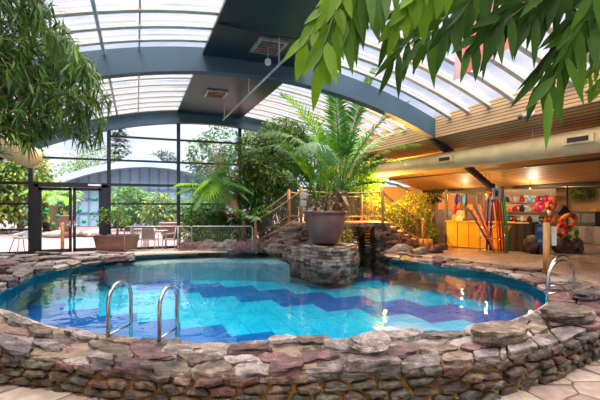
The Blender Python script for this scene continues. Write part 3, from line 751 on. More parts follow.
# gable glazing
LV = [0.0, .85, 1.74, 2.46, 3.38, 4.27]
XM = [-8.45, -5.93, -3.43, -.96, 1.53, 4.0, 6.5, 9.0, 11.5, 14.0, 16.5]
def roofz(x): return rz_(x)-.3 if XL <= x <= XR else (3.73 - (x-XR)*.257 if x > XR else 3.5 - (XL-x)*.2)
for k in range(len(XM)-1):
    if XM[k] > 8.5: continue
    xa, xb = XM[k], XM[k+1]; zt = lambda x: min(max(roofz(x), 2.3), 5.3)
    wdw = struct_empty('window_%d' % (k+1), ((xa+xb)/2, YG, 0))
    door = (k == 2)
    m = MB(); m.box((xa, YG, zt(xa)/2), (.13, .14, zt(xa)))
    if k == 6: m.box((xb, YG, zt(xb)/2), (.13, .14, zt(xb)))
    for i, z in enumerate(LV):
        if z > min(zt(xa), zt(xb)): continue
        if door and z < 2.4: continue
        m.box(((xa+xb)/2, YG, z+(.04 if z == 0 else 0)), (xb-xa, .11, .10 if i in (0, 3) else .07))
    m.build('window_frame', 'black', wdw)
    m = MB(); zb = 2.46 if door else 0; xm = (xa+xb)/2
    m.add([(xa, YG, zb), (xb, YG, zb), (xb, YG, zt(xb)), (xm, YG, zt(xm)), (xa, YG, zt(xa))], [(0, 1, 2, 3, 4)]); m.build('window_pane', 'glass', wdw)
# double door
da, db, dm = -3.36, -1.03, -2.15
dr = struct_empty('door_1', (dm, YG, 0))
m = MB(); m.box((da+.07, YG, 1.22), (.2, .2, 2.44)); m.box((db-.07, YG, 1.22), (.2, .2, 2.44)); m.box((dm, YG, 2.42), (db-da, .2, .16)); m.build('door_frame', 'black', dr)
M['greensticker'] = mat('green_sticker', (36, 190, 110), rough=.5)
dots = {0: [(47, 210), (62, 202), (46, 213.5), (58, 216), (53.5, 224.5)], 1: [(80, 210), (95, 199), (91, 213), (84, 221.5), (99, 224.5)]}
for s, (x0, x1) in enumerate(((da+.17, dm-.02), (dm+.02, db-.17))):
    lf = MB(); xm = (x0+x1)/2
    lf.box((x0+.045, YG-.02, 1.18), (.09, .07, 2.30)); lf.box((x1-.045, YG-.02, 1.18), (.09, .07, 2.30)); lf.box((xm, YG-.02, 2.27), (x1-x0, .07, .10)); lf.box((xm, YG-.02, .07), (x1-x0, .07, .12))
    o = lf.build('door_leaf', 'black', dr)
    m = MB(); m.quad((x0, YG-.02, .1), (x1, YG-.02, .1), (x1, YG-.02, 2.25), (x0, YG-.02, 2.25)); m.build('door_pane', 'glass', o)
    hx = x1-.05 if s == 0 else x0+.05
    m = MB(); m.tube([(hx, YG-.06, 1.0), (hx, YG-.13, 1.0), (hx+(.12 if s else -.12), YG-.13, 1.0)], .013, 8); m.box((hx, YG-.06, 1.02), (.05, .02, .22)); m.build('door_handle', 'steel', o)
    for px, py in dots[s]:
        F = YG/((FPX*CS-(px-300)*SN)/FPX); p = V(px, py, F)
        m = MB(); m.tube([(p.x, YG-.045, p.z), (p.x, YG-.035, p.z)], .085, 6); m.build('sticker', 'greensticker', o)
m = MB(); m.box((-1.42, YG-.13, 2.43), (.42, .05, .07)); m.build('door_closer', 'white', dr)
# other enclosing walls
M['peach'] = mat('peach_wall', (226, 168, 140), (208, 148, 122), rough=.8, scale=.8)
M['beigewall'] = mat('beige_wall', (214, 176, 132), (196, 156, 112), rough=.8, scale=.8)
M['greywall'] = rock_mat('grey_plinth_stone', (176, 168, 160), (150, 142, 134), (110, 100, 94), scale=2)
m = MB(); m.box((14.5, YG, 1.3), (11.0, .12, 2.6)); struct(m.build('wall_back', 'beigewall'))
m = MB(); m.box((20.05, 6, 1.25), (.1, 21, 2.5)); wr = struct(m.build('wall_right', 'beigewall'))
m = MB(); m.box((-8.6, 6, 1.3), (.1, 21, 3.0)); struct(m.build('wall_left', 'beigewall'))
m = MB(); m.bevel_box((19.7, 10.5, 1.0), (.4, 2.6, 1.05), .05); tag(m.build('wall_panel', 'peach'), 'peach panel on the far right wall behind the inflatables', 'wall panel')
m = MB(); m.bevel_box((18.6, 9.8, .38), (.6, 9, .76), .04); tag(m.build('plinth', 'greywall'), 'long low grey stone plinth at the far right of the hall', 'plinth')
# ducts
def duct(x, y0, y1, z, r, lb, vents, hang, cap=False):
    t = thing('air_duct', (x, (y0+y1)/2, z-r), lb, 'duct')
    m = MB(); n = 24; pts = [(x, lerp(y0, y1, i/n), z) for i in range(n+1)]
    m.tube(pts, [r*(1+.012*math.sin(i*2.1)) for i in range(n+1)], 32, 0, True); m.build('duct_body', 'duct', t)
    for vy in vents:
        m = MB(); R = Matrix.Rotation(0, 3, 'Z'); a = PI*.96
        c = Vector((x+math.cos(a)*r, vy, z+math.sin(a)*r)); m.box((x-r-.02, vy, z+.02), (.10, .62, .17)); o = m.build('vent_collar', 'duct', t)
        m = MB(); m.box((x-r-.075, vy, z+.02), (.012, .44, .10)); m.build('vent_grille', 'iron', t)
    for hy in hang:
        m = MB(); m.tube([(x, hy, z+r-.02), (x, hy, (3.73-(x-XR)*.257 if x > XR else rz_(x)))], .012, 6); m.build('hanger', 'cream', t)
    return t
duct(8.95, -5, 16.2, 3.07, .27, 'long cream round air duct hung below the wood soffit on the right', (5.6, 9.55), (4.0, 6.9, 10.0, 13.6))
t = duct(-3.0, 8, 14.2, 3.15, .29, 'cream round air duct ending behind the bamboo at upper left', (), (9.5,))
m = MB(); m.lathe([(.29, 0), (.31, .02), (.33, .10), (.22, .2), (.16, .21)], (0, 0, 0), 24)
m.v = [(-3.0+vx, 14.2+vz, 3.15+vy) for vx, vy, vz in m.v]; m.build('end_cone', 'duct', t)
# spotlight on the fascia
p = (8.33, 6.55, 3.62); sp = thing('spotlight', (p[0], p[1], p[2]-.1), 'small white spotlight fixed to the slatted fascia', 'lamp')
m = MB(); m.box((8.36, 6.55, 3.80), (.06, .3, .06)); m.build('bracket', 'white', sp)
m = MB(); m.tube([(8.30, 6.4, 3.76), (8.2, 6.45, 3.72)], .045, 12); m.build('lamp_head', 'white', sp)
m = MB(); m.tube([(8.30, 6.7, 3.76), (8.2, 6.65, 3.72)], .045, 12); m.build('lamp_head', 'iron', sp)
# sign on the column
c = V(496.3, 193.5, 13.0)
M['signwhite'] = mat('sign_white', (226, 222, 214), rough=.6)
sg_ = thing('wall_sign', (c.x, c.y, c.z-.2), 'small white pictogram sign on the dark column above the foam noodles', 'sign')
m = MB(); m.box(c, (.26, .02, .36), -.38); m.build('board', 'signwhite', sg_)
m = MB(); m.box(c + W(0, -.02), (.10, .012, .2), -.38); m.build('pictogram', 'iron', sg_)
# ------------------------------------------------------------ pool handrails
def handrail(p0, p1, ztop, zend, label):
    a, b = Vector((p0.x, p0.y)), Vector((p1.x, p1.y)); d = (b-a); L = d.length; r = L/2
    t = thing('pool_handrail', (a.x, a.y, .05), label, 'handrail', None)
    pts = [Vector((a.x, a.y, .03)), Vector((a.x, a.y, ztop-r*.95))]
    for k in range(1, 14):
        an = PI - PI*k/14; q = a.lerp(b, .5) + d*(math.cos(an)*.5); pts.append(Vector((q.x, q.y, ztop - r*.95 + math.sin(an)*r*.95)))
    pts += [Vector((b.x, b.y, ztop-r*.95)), Vector((b.x, b.y, zend))]
    m = MB(); m.tube(pts, .0235, 14); m.build('rail', 'steel', t)
    m = MB(); m.tube([(a.x, a.y, .12), (b.x, b.y, .12)], .012, 8); m.build('crossbar', 'steel', t)
    m = MB(); m.lathe([(.024, .0), (.045, .0), (.045, .02), (.024, .03)], (a.x, a.y, .06), 16); m.build('flange', 'steel', t)
def R2(px, F): return H(px, F)
handrail(R2(108, 4.85), R2(131, 5.32), .72, -.6, 'left of the two near stainless steel pool handrails')
handrail(R2(159.5, 4.72), R2(177, 5.16), .69, -.6, 'right of the two near stainless steel pool handrails, above a reddish slab')
handrail(R2(574, 7.45), R2(547, 7.1), .69, -.6, 'front stainless handrail of the pair at the right corner of the pool')
handrail(R2(573.5, 8.1), R2(549, 7.75), .69, -.6, 'rear stainless handrail of the pair at the right corner of the pool')

# ------------------------------------------------------------ posts, railings
def post(p, z0, z1, r, label, lean=0):
    m = MB(); m.tube([(p.x, p.y, z0), (p.x+lean*.5, p.y, (z0+z1)/2), (p.x+lean, p.y, z1-.02), (p.x+lean, p.y, z1)], [r, r, r, r*.8], 12)
    return tag(m.build('wooden_post', 'timber'), label, 'post')
post(H(62.5, 14.35), 0, 1.07, .06, 'short wooden post standing in front of the glass double door')
sp_ = H(546.5, 9.6); post(sp_, 0, 1.28, .075, 'pale round wooden post on the deck behind the right handrails')
c = V(554, 236, 9.62); bd = thing('notice_board', (c.x, c.y, c.z-.25), 'white notice board fixed to the pale wooden post by the right handrails', 'sign')
m = MB(); m.box(c, (.11, .03, .46), -.35); m.build('board', 'signwhite', bd)
m = MB(); m.box(c + W(-.075, 0), (.1, .02, .04), -.38); m.build('bracket', 'galv', bd)

def net_quad(name, pts_bottom, pts_top, mt, parent):
    m = MB(); n = len(pts_bottom); uv = []; s = 0
    for i in range(n):
        if i: s += (Vector(pts_bottom[i])-Vector(pts_bottom[i-1])).length
        uv.append((s, 0))
    uv += [(uv[i][0], (Vector(pts_top[i])-Vector(pts_bottom[i])).length) for i in range(n)]
    m.add(list(pts_bottom)+list(pts_top), [(i, i+1, n+i+1, n+i) for i in range(n-1)])
    o = m.build(name, mt, parent); set_uv(o, uv); return o
fr = thing('mesh_railing', (*H(190, 14.4)[:2], 0), 'galvanised pipe railing with wire mesh panels along the far left deck', 'railing')
stn = [(124.5, 14.25), (152, 14.3), (178, 14.35), (191.5, 14.4), (222, 14.45), (252.5, 14.5)]
TPz = .93
P_ = [H(x, f) for x, f in stn]
for (i, j) in ((0, 3), (3, 5)):
    a, b = P_[i], P_[j]; d = (b-a).normalized()
    m = MB(); m.tube([(a.x, a.y, .0), (a.x, a.y, TPz-.06), (a.x+d.x*.06, a.y+d.y*.06, TPz), (b.x-d.x*.06, b.y-d.y*.06, TPz), (b.x, b.y, TPz-.06), (b.x, b.y, 0)], .022, 10); m.build('pipe_frame', 'galv', fr)
    m = MB(); m.tube([(a.x, a.y, .1), (b.x, b.y, .1)], .014, 8); m.build('bottom_rail', 'galv', fr)
m = MB(); m.tube([(P_[2].x, P_[2].y, 0), (P_[2].x, P_[2].y, TPz)], .02, 8); m.build('upright', 'galv', fr)
q = H(138, 14.28); net_quad('mesh_panel', [(P_[0].x, P_[0].y, .1), (q.x, q.y, .1)], [(P_[0].x, P_[0].y, TPz), (q.x, q.y, TPz)], 'wiremesh', fr)
net_quad('mesh_panel', [(P_[2].x, P_[2].y, .1), (P_[5].x, P_[5].y, .1)], [(P_[2].x, P_[2].y, TPz), (P_[5].x, P_[5].y, TPz)], 'wiremesh', fr)
# rope railings of the bridge
def rope_rail(label, stations):     # (point, z ground, post height)
    t = thing('rope_railing', (*stations[0][0][:2], stations[0][1]), label, 'railing')
    for p, z, h in stations:
        m = MB(); m.tube([(p.x, p.y, z-.1), (p.x, p.y, z+h-.04), (p.x, p.y, z+h)], [.055, .055, .035], 10); m.build('post', 'timber', t)
    for lv, nm in ((.92, 'top_rope'), (.18, 'lower_rope')):
        for i in range(len(stations)-1):
            (a, za, ha), (b, zb, hb) = stations[i], stations[i+1]; pts = []
            for k in range(9):
                u = k/8; q = a.lerp(b, u); pts.append((q.x, q.y, lerp(za+ha*lv, zb+hb*lv, u) - (.28 if lv > .5 else .1)*u*(1-u)))
            m = MB(); m.tube(pts, .024 if lv > .5 else .022, 7); m.build(nm, 'rope', t)
    for i in range(len(stations)-1):
        (a, za, ha), (b, zb, hb) = stations[i], stations[i+1]; lo = []; hi = []
        for k in range(9):
            u = k/8; q = a.lerp(b, u); lo.append((q.x, q.y, lerp(za+ha*.18, zb+hb*.18, u)-.1*u*(1-u))); hi.append((q.x, q.y, lerp(za+ha*.92, zb+hb*.92, u)-.28*u*(1-u)))
        net_quad('netting', lo, hi, 'net', t)
    return t
ins = lambda a, b, t=.06: a.lerp(b, t)
rope_rail('front rope and net railing of the footbridge, on wooden posts with two small signs', [(ins(A, A2), .12, 1.08), (ins(B, B2), BZ, 1.22), (ins(C, C2), BZ, 1.2), (ins(D, D2), .05, 1.12)])
rope_rail('rear rope and net railing of the footbridge, seen behind the potted palm', [(ins(A2, A), .12, 1.04), (ins(B2, B), BZ, 1.2), (H(361.5, 15.7), BZ, 1.03), (ins(D2, D), .05, 1.1)])
for zz, lb in ((2.02, 'upper of the two small square signs on the bridge post'), (1.76, 'lower of the two small square signs on the bridge post')):
    c = H(303.3, 13.85, zz); m = MB(); m.bevel_box(c + W(0, -.0), (.21, .02, .19), .004, -.38); tag(m.build('small_sign', 'signwhite'), lb, 'sign')
for i, (x, F) in enumerate(((421.5, 15.6), (426, 15.55), (430.5, 15.65))):
    p = H(x, F); m = MB(); m.tube([(p.x, p.y, 0), (p.x, p.y, .35), (p.x, p.y, .37)], [.085, .085, .07], 12)
    tag(m.build('palisade_log', 'timber'), ('leftmost', 'middle', 'rightmost')[i] + ' of three short timber logs at the foot of the bridge steps', 'log')

# ------------------------------------------------------------ furniture near the glass wall
def high_chair(loc, rz):
    t = thing('high_chair', loc, 'white plastic high chair with splayed grey legs by the left window', 'high chair')
    R = Matrix.Rotation(rz, 3, 'Z'); L_ = Vector(loc); q = lambda x, y, z: L_ + R @ Vector((x, y, z))
    for sx in (-1, 1):
        for sy in (-1, 1):
            m = MB(); m.tube([q(sx*.15, sy*.13, .58), q(sx*.29, sy*.26, 0)], .016, 8); m.build('leg', 'galv', t)
    m = MB(); m.bevel_box(q(0, 0, .56), (.36, .34, .05), .015, rz); m.build('seat', 'white', t)
    m = MB(); m.loft([[q(-.17, .15, .58), q(.17, .15, .58), q(.17, .18, .58), q(-.17, .18, .58)], [q(-.18, .17, .78), q(.18, .17, .78), q(.18, .20, .78), q(-.18, .20, .78)], [q(-.12, .19, .95), q(.12, .19, .95), q(.12, .22, .95), q(-.12, .22, .95)]]); m.build('backrest', 'white', t)
    for sx in (-1, 1):
        m = MB(); m.tube([q(sx*.18, .17, .70), q(sx*.20, -.05, .70), q(sx*.19, -.2, .66)], .02, 8); m.build('armrest', 'white', t)
    m = MB(); m.bevel_box(q(0, -.22, .68), (.42, .2, .03), .012, rz); m.build('tray', 'white', t)
h = H(21, 13.9); high_chair((h.x, h.y, 0), -.9)
M['wicker'] = mat('taupe_wicker', (142, 128, 118), (110, 98, 90), rough=.8, scale=30, bump=.6, bscale=60)
def chair(loc, rz, label):
    t = thing('garden_chair', loc, label, 'chair', None)
    R = Matrix.Rotation(rz, 3, 'Z'); L_ = Vector(loc); q = lambda x, y, z: L_ + R @ Vector((x, y, z))
    for sx in (-1, 1):
        m = MB(); m.tube([q(sx*.24, -.22, 0), q(sx*.24, -.20, .62), q(sx*.24, .18, .66)], .016, 8); m.build('leg', 'galv', t)
        m = MB(); m.tube([q(sx*.23, .24, 0), q(sx*.23, .2, .45), q(sx*.22, .27, .88)], .016, 8); m.build('leg', 'galv', t)
    m = MB(); m.bevel_box(q(0, 0, .43), (.46, .44, .03), .01, rz); m.build('seat', 'wicker', t)
    m = MB(); m.loft([[q(-.22, .20, .46), q(.22, .20, .46), q(.22, .22, .46), q(-.22, .22, .46)], [q(-.22, .26, .86), q(.22, .26, .86), q(.22, .28, .86), q(-.22, .28, .86)]]); m.build('backrest', 'wicker', t)
    return t
p = H(150, 14.75); chair((p.x, p.y, 0), PI-.3, 'taupe wicker chair seen from behind at the table beyond the railing')
p = H(170, 14.85); chair((p.x, p.y, 0), -PI/2-.3, 'taupe metal chair right of the table, turned left')
p = H(139, 15.0); chair((p.x, p.y, 0), PI/2-.2, 'taupe chair between the brown planter and the garden table')
p = H(157, 15.25); tb = thing('garden_table', (p.x, p.y, 0), 'small grey table between the taupe chairs by the window', 'table')
m = MB(); m.bevel_box((p.x, p.y, .72), (.75, .6, .035), .01); m.build('tabletop', 'galv', tb)
for sx in (-1, 1):
    for sy in (-1, 1):
        m = MB(); m.tube([(p.x+sx*.32, p.y+sy*.25, .7), (p.x+sx*.32, p.y+sy*.25, 0)], .017, 8); m.build('leg', 'galv', tb)

# ------------------------------------------------------------ pots
p = H(325, 12.75); pot = thing('plant_pot', (p.x, p.y, .5), 'huge glazed brown pot holding the palm on the rock island', 'pot')
k = .69
prof = [(.40*k/.69, .50), (.44, .56), (.54, .80), (.62, 1.08), (.655, 1.34), (.64, 1.42), (.69, 1.45), (.70, 1.50), (.66, 1.52), (.60, 1.50), (.58, 1.42)]
m = MB(); m.lathe(prof, (p.x, p.y, 0), 48); m.build('pot_body', 'pot', pot)
m = MB(); m.lathe([(.595, 1.40), (.5, 1.45), (.2, 1.47)], (p.x, p.y, 0), 24); m.build('soil', 'soil', pot)
PP = Vector((p.x, p.y, 1.44))
p = H(117, 14.55); pl = thing('planter', (p.x, p.y, 0), 'long brown trough planter with a small tree beside the double door', 'planter')
m = MB(); rings = []
for hx, hy, z in ((.62, .30, 0), (.68, .33, .25), (.75, .37, .58), (.77, .39, .62), (.73, .35, .62), (.70, .32, .52)):
    rings.append([Vector((p.x, p.y, z)) + Matrix.Rotation(-.2, 3, 'Z') @ Vector((hx*math.copysign(abs(math.cos(a))**.35, math.cos(a)), hy*math.copysign(abs(math.sin(a))**.35, math.sin(a)), 0)) for a in [2*PI*(j+.5)/32 for j in range(32)]])
m.loft(rings, 0, True, True); m.build('trough', 'planter', pl)
m = MB(); m.flat([(v.x, v.y) for v in rings[-1]], .53); m.build('soil', 'soil', pl)
PLP = Vector((p.x, p.y, .53))

# ------------------------------------------------------------ plants
def rdir(): 
    z = U(-1, 1); a = U(0, 2*PI); r = math.sqrt(1-z*z); return Vector((r*math.cos(a), r*math.sin(a), z))
def blob(mb, c, rad, n, L, w, droop=.3, nm=1, seed=0, out=.7, down=.25, seg=2):
    for _ in range(n):
        d = rdir(); k = 1+.38*noise.noise(d*1.8+Vector((seed, 0, 0))); r = (U(.35, 1)**.45)*k
        p = c + Vector((d.x*rad[0], d.y*rad[1], d.z*rad[2]))*r
        dd = (d*out + rdir()*.8 + Vector((0, 0, -down))).normalized()
        mb.leaf(p, dd, (Vector((0, 0, 1))+rdir()*.7).normalized(), L*U(.6, 1.2), w*U(.7, 1.15), droop, random.randrange(nm), seg)
def bush(name, base, blobs, mats, label, cat, L, w, stems=5, droop=.3, group=None, stem_mat='bark', sr=.02, out=.7, down=.25, seg=2):
    t = thing(name, base, label, cat, group); b = Vector(base)
    m = MB()
    for i in range(stems):
        c, rad, n = blobs[i % len(blobs)]; e = Vector(c) + rdir()*min(rad)*.4
        mid = b.lerp(e, .5) + Vector((U(-.15, .15), U(-.1, .1), 0))*min(1, (e-b).length)
        m.tube([b+Vector((U(-.05, .05), U(-.05, .05), -.05)), mid, e], [sr*1.4, sr, sr*.35], 6)
    m.build('stem', stem_mat, t)
    m = MB()
    for i, (c, rad, n) in enumerate(blobs): blob(m, Vector(c), rad, n, L, w, droop, len(mats), i*7.3, out, down, seg)
    m.build('foliage', mats, t); return t
def frond(mb, base, az, el, L, bend, nl=26, ll=.45, lw=.035, mi=0, ll_droop=.5, vee=.35, start=.2, rr=.014):
    if nl >= 30: nl = int(nl*1.35); lw = max(lw*1.15, .045); start = .27; rr = .028
    """feather palm frond: arching rachis with leaflets"""
    pts = []; p = Vector(base); a = el; n = 14; st = L/n
    for i in range(n+1):
        pts.append(p.copy()); d = Vector((math.cos(az)*math.cos(a), math.sin(az)*math.cos(a), math.sin(a))); p = p + d*st; a -= bend/n*(.5+1.0*i/n)
    mb.tube(pts, [rr*(1-.8*i/n) for i in range(n+1)], 5, mi)
    for i in range(nl):
        t = lerp(start, .985, i/(nl-1)); x = t*n; j = min(int(x), n-1); q = pts[j].lerp(pts[j+1], x-j); d = (pts[j+1]-pts[j]).normalized()
        sd = d.cross(Vector((0, 0, 1)))
        if sd.length < .1: sd = Vector((-math.sin(az), math.cos(az), 0))
        sd.normalize(); up = sd.cross(d)
        ln = ll*(math.sin(PI*min(1, .12+t*.86))**.6)*U(.85, 1.1)
        for s in (-1, 1):
            ld = (sd*s + d*(.55+t*.5) + up*vee*U(.4, 1.2)).normalized()
            side = ld.cross(up).normalized()
            mb.blade(q, ld, ln, lw, ll_droop*U(.7, 1.3), side, mi)
def fan_leaf(mb, base, az, el, stalk, r, n=22, mi=0, tilt=.6, split=.45, droop=.15):
    d = Vector((math.cos(az)*math.cos(el), math.sin(az)*math.cos(el), math.sin(el))); c = Vector(base)+d*stalk
    mb.tube([base, Vector(base).lerp(c, .5)+Vector((0, 0, .03)), c], .012, 5, mi)
    ax = (d*math.cos(tilt) - Vector((0, 0, 1))*math.sin(tilt)).normalized(); sd = ax.cross(Vector((0, 0, 1))).normalized(); nn = sd.cross(ax)
    for k in range(n):
        a0, a1 = lerp(-2.5, 2.5, k/n), lerp(-2.5, 2.5, (k+1)/n); am = (a0+a1)/2
        rr = r*(.75+.25*math.cos(am*.6)); f = lambda a, q, h=0: c + (ax*math.cos(a)+sd*math.sin(a))*q + nn*h - Vector((0, 0, droop*q*q/r))
        mb.add([c, f(a0, rr*split, .0), f(am, rr*(split+.1), rr*.04), f(a1, rr*split, 0), f(am, rr, 0)-Vector((0, 0, .1*r))], [(0, 1, 2), (0, 2, 3), (1, 4, 2), (2, 4, 3)], mi, True)

# big potted palm: three stems
def palm(name, base, stems, fr_list, label, mats, sub='palm'):
    t = thing(name, base, label, 'palm')
    for (p0, p1, r0, r1, fib) in stems:
        m = MB(); n = 8; pts = [Vector(p0).lerp(Vector(p1), i/n) + Vector((.03*math.sin(i*1.4), .02*math.cos(i), 0)) for i in range(n+1)]
        m.tube(pts, [lerp(r0, r1, i/n)*(1+.1*math.sin(i*2.6)) for i in range(n+1)], 12); m.build('trunk', 'bark', t)
        if fib:
            m = MB()
            for k in range(26):
                q = Vector(p0).lerp(Vector(p1), U(.1, .9)); a = U(0, 2*PI); d = Vector((math.cos(a), math.sin(a), U(-.6, .9))).normalized()
                m.leaf(q+Vector((math.cos(a), math.sin(a), 0))*r0*.75, d, Vector((0, 0, 1)), U(.14, .32), U(.1, .2), .5, 0, 3, .6)
            m.build('fibre_sheath', 'fibre', t)
    for f in fr_list:
        m = MB(); frond(m, *f[:5], **(f[5] if len(f) > 5 else {})); m.build('frond', mats[f[6] if len(f) > 6 else 0], t)
    return t
AZR = -YAW               # azimuth pointing to picture right; depth = AZR+90deg
def az(a): return AZR + math.radians(a)     # 0 right, 90 away, 180 left, 270 toward camera
crown = V(341, 190, 12.4); c2 = V(317, 202, 12.5); c3 = V(327, 200, 12.4)
FR = [
 (crown, az(255), 1.32, 3.75, .55, dict(nl=38, ll=.6, lw=.05, ll_droop=.25, vee=.7), 0),
 (crown, az(300), 1.30, 3.7, .5, dict(nl=38, ll=.6, lw=.05, ll_droop=.3, vee=.7), 0),
 (crown, az(200), 1.25, 3.5, .8, dict(nl=36, ll=.7, lw=.045, ll_droop=.35, vee=.6), 1),
 (crown, az(345), 1.22, 3.4, .85, dict(nl=36, ll=.7, lw=.045, ll_droop=.4), 0),
 (crown, az(20), 1.1, 3.3, 1.1, dict(nl=36, ll=.65, ll_droop=.5), 2),
 (crown, az(0), .95, 3.0, 1.2, dict(nl=34, ll=.6, ll_droop=.5), 0),
 (crown, az(165), 1.12, 3.7, 1.5, dict(nl=36, ll=.65, ll_droop=.55), 2),
 (crown, az(190), 1.0, 3.2, 1.6, dict(nl=36, ll=.6, ll_droop=.6), 2),
 (crown, az(235), 1.2, 3.0, 2.3, dict(nl=38, ll=.6, lw=.04, ll_droop=.7), 2),
 (crown, az(330), .9, 2.3, 1.5, dict(nl=30, ll=.5, ll_droop=.5), 0),
 (crown, az(350), .35, 2.1, 1.0, dict(nl=34, ll=.6, lw=.05, ll_droop=.3), 0),
 (crown, az(60), 1.1, 3.0, 1.0, dict(nl=30, ll=.6), 0),
 (crown, az(120), 1.15, 3.0, 1.0, dict(nl=30, ll=.6), 0),
 (c2, az(175), 1.05, 2.7, 1.3, dict(nl=40, ll=.65, lw=.055, ll_droop=.3), 0),
 (c2, az(150), 1.25, 2.6, 1.1, dict(nl=36, ll=.6, lw=.05, ll_droop=.3), 0),
 (c2, az(195), 1.25, 2.5, 1.8, dict(nl=36, ll=.55, lw=.05), 0),
 (c2, az(220), 1.35, 2.3, 1.2, dict(nl=34, ll=.5, lw=.05), 1),
 (c2, az(10), 1.35, 2.4, .8, dict(nl=34, ll=.5), 0),
 (c3, az(340), 1.35, 2.0, .6, dict(nl=30, ll=.45), 0),
 (c3, az(250), 1.45, 2.1, .5, dict(nl=30, ll=.45), 1),
]
palm('potted_palm', PP, [(PP+W(.32, -.12), crown, .19, .11, True), (PP+W(-.25, 0), c2, .11, .07, True), (PP+W(.02, .05), c3, .05, .04, False)], FR, 'tall feathery palm with three stems growing from the huge brown pot', ['palm', 'palmY', 'palmG'])
m = MB()
for _ in range(90):
    a = U(0, 2*PI); r = U(.1, .6); q = PP + Vector((math.cos(a)*r, math.sin(a)*r, .02)); d = Vector((math.cos(a)*.6, math.sin(a)*.6, U(.2, 1))).normalized(); m.leaf(q, d, Vector((0, 0, 1)), U(.08, .18), .05, .6)
for _ in range(30):
    q = PP + W(U(.55, .68), U(-.3, -.1), U(-.35, .08)); m.leaf(q, (rdir()+Vector((0, -.5, -.6))).normalized(), Vector((0, -1, 0)), .07, .04, .2)
tag(m.build('trailing_plant', 'shrubL'), 'small light green trailing plant at the rim of the huge brown pot', 'plant')

# planting between the deck and the gable glass
fp = H(217, 15.3); t = thing('fan_palm', (fp.x, fp.y, 0), 'fan palm with broad bright green pleated leaves behind the wire mesh railing', 'palm')
m = MB(); top = V(216, 192, 15.3); m.tube([(fp.x, fp.y, -.05), (fp.x+.03, fp.y, 1.2), top], [.11, .08, .07], 10); m.build('trunk', 'bark', t)
for (a, el, st, r, mi, til) in ((200, .75, .55, .75, 'palmY', .9), (250, .5, .5, .72, 'palmY', 1.0), (165, .35, 1.0, .85, 'palmY', .3), (185, .15, .9, .8, 'palm', .3), (350, .4, .8, .8, 'palm', .6), (10, .1, .8, .75, 'palmG', .7), (320, .9, .6, .7, 'palm', .9), (90, 1.2, .6, .6, 'palm', .3), (290, -.1, .6, .7, 'palm', 1.0), (215, -.2, .6, .6, 'palmG', 1.0), (335, -.3, .7, .7, 'straw', 1.1)):
    m = MB(); fan_leaf(m, top, az(a), el, st, r, 26, 0, til, .6 if mi == 'palmY' else .4); m.build('fan_leaf', mi, t)
def feather(name, x, F, zc, frs, label, mats, zb=0):
    b = H(x, F, zb); c = H(x, F, zc); t = thing(name, b, label, 'palm')
    m = MB(); m.tube([b, b.lerp(c, .5), c], [.1, .08, .06], 9); m.build('trunk', 'bark', t)
    for i, (a, el, L, bd, mi) in enumerate(frs):
        m = MB(); frond(m, c, az(a), el, L, bd, nl=26, ll=.42, lw=.035); m.build('frond', mats[mi], t)
feather('feather_palm', 222, 15.9, 2.1, [(150, 1.2, 2.2, 1.0, 1), (170, .9, 2.0, 1.2, 0), (120, 1.35, 2.4, .5, 1), (60, 1.3, 2.4, .5, 0), (20, .9, 2.0, 1.2, 0), (350, .6, 1.9, 1.2, 0), (200, .5, 1.8, 1.0, 0), (280, 1.3, 2.0, .8, 0), (330, 1.1, 2.0, 1.0, 1)], 'slender feather palm with greyish dry fronds against the gable glass', ['palm', 'straw'])
feather('feather_palm', 243, 15.3, 1.1, [(20, .9, 1.4, 1.1, 0), (340, .6, 1.5, 1.0, 0), (200, .7, 1.4, 1.1, 1), (260, .8, 1.3, 1.3, 0), (300, .4, 1.4, .9, 1), (160, 1.0, 1.3, 1.0, 0)], 'low arching palm beside the left foot of the bridge steps', ['palm', 'palmG'])
feather('feather_palm', 292, 16.4, 2.0, [(170, .9, 2.0, 1.3, 0), (200, .6, 2.2, 1.1, 0), (150, 1.2, 2.0, 1.0, 0), (20, 1.2, 2.0, 1.0, 0), (260, 1.1, 1.8, 1.3, 1)], 'dark feather palm behind the top of the bridge steps', ['palm', 'palmG'])
def bl(x, y, F, rx, ry, rz, n): return (tuple(V(x, y, F)), (rx, ry, rz), n)
bush('broadleaf_tree', H(262, 16.0), [bl(268, 165, 15.9, 1.0, .5, 1.0, 2000), bl(252, 155, 15.8, .7, .4, .9, 900), bl(282, 138, 16.0, 1.0, .5, .9, 1500), bl(248, 186, 15.9, .7, .4, .7, 900)], ['shrub', 'shrubL', 'shrubL', 'shrub', 'shrubR'], 'leafy tree with copper young shoots growing against the glass left of the palm', 'tree', .17, .075, 6, sr=.035)
bush('ficus_tree', H(300, 16.9), [bl(285, 150, 16.7, 1.2, .5, 1.0, 2200), bl(315, 135, 16.6, 1.2, .6, .9, 2200), bl(305, 185, 16.7, 1.5, .5, .9, 2600), bl(268, 195, 16.3, 1.0, .4, .9, 1800), bl(340, 190, 16.9, 1.2, .5, .9, 1600)], ['shrub', 'shrub', 'shrubL'], 'dense dark green tree filling the back corner behind the potted palm', 'tree', .15, .07, 6, sr=.05)
bush('weeping_fig', H(362, 16.2), [bl(358, 152, 16.2, 1.1, .6, 1.0, 2600), bl(350, 182, 16.0, 1.1, .5, .8, 2200), bl(372, 168, 16.2, .6, .5, .9, 1400), bl(335, 160, 16.6, 1.0, .6, 1.2, 2200)], ['shrubL', 'shrub', 'shrubL'], 'weeping fine-leaved fig tree right of the potted palm, above the bridge', 'tree', .15, .045, 6, .6, sr=.05, down=.9)
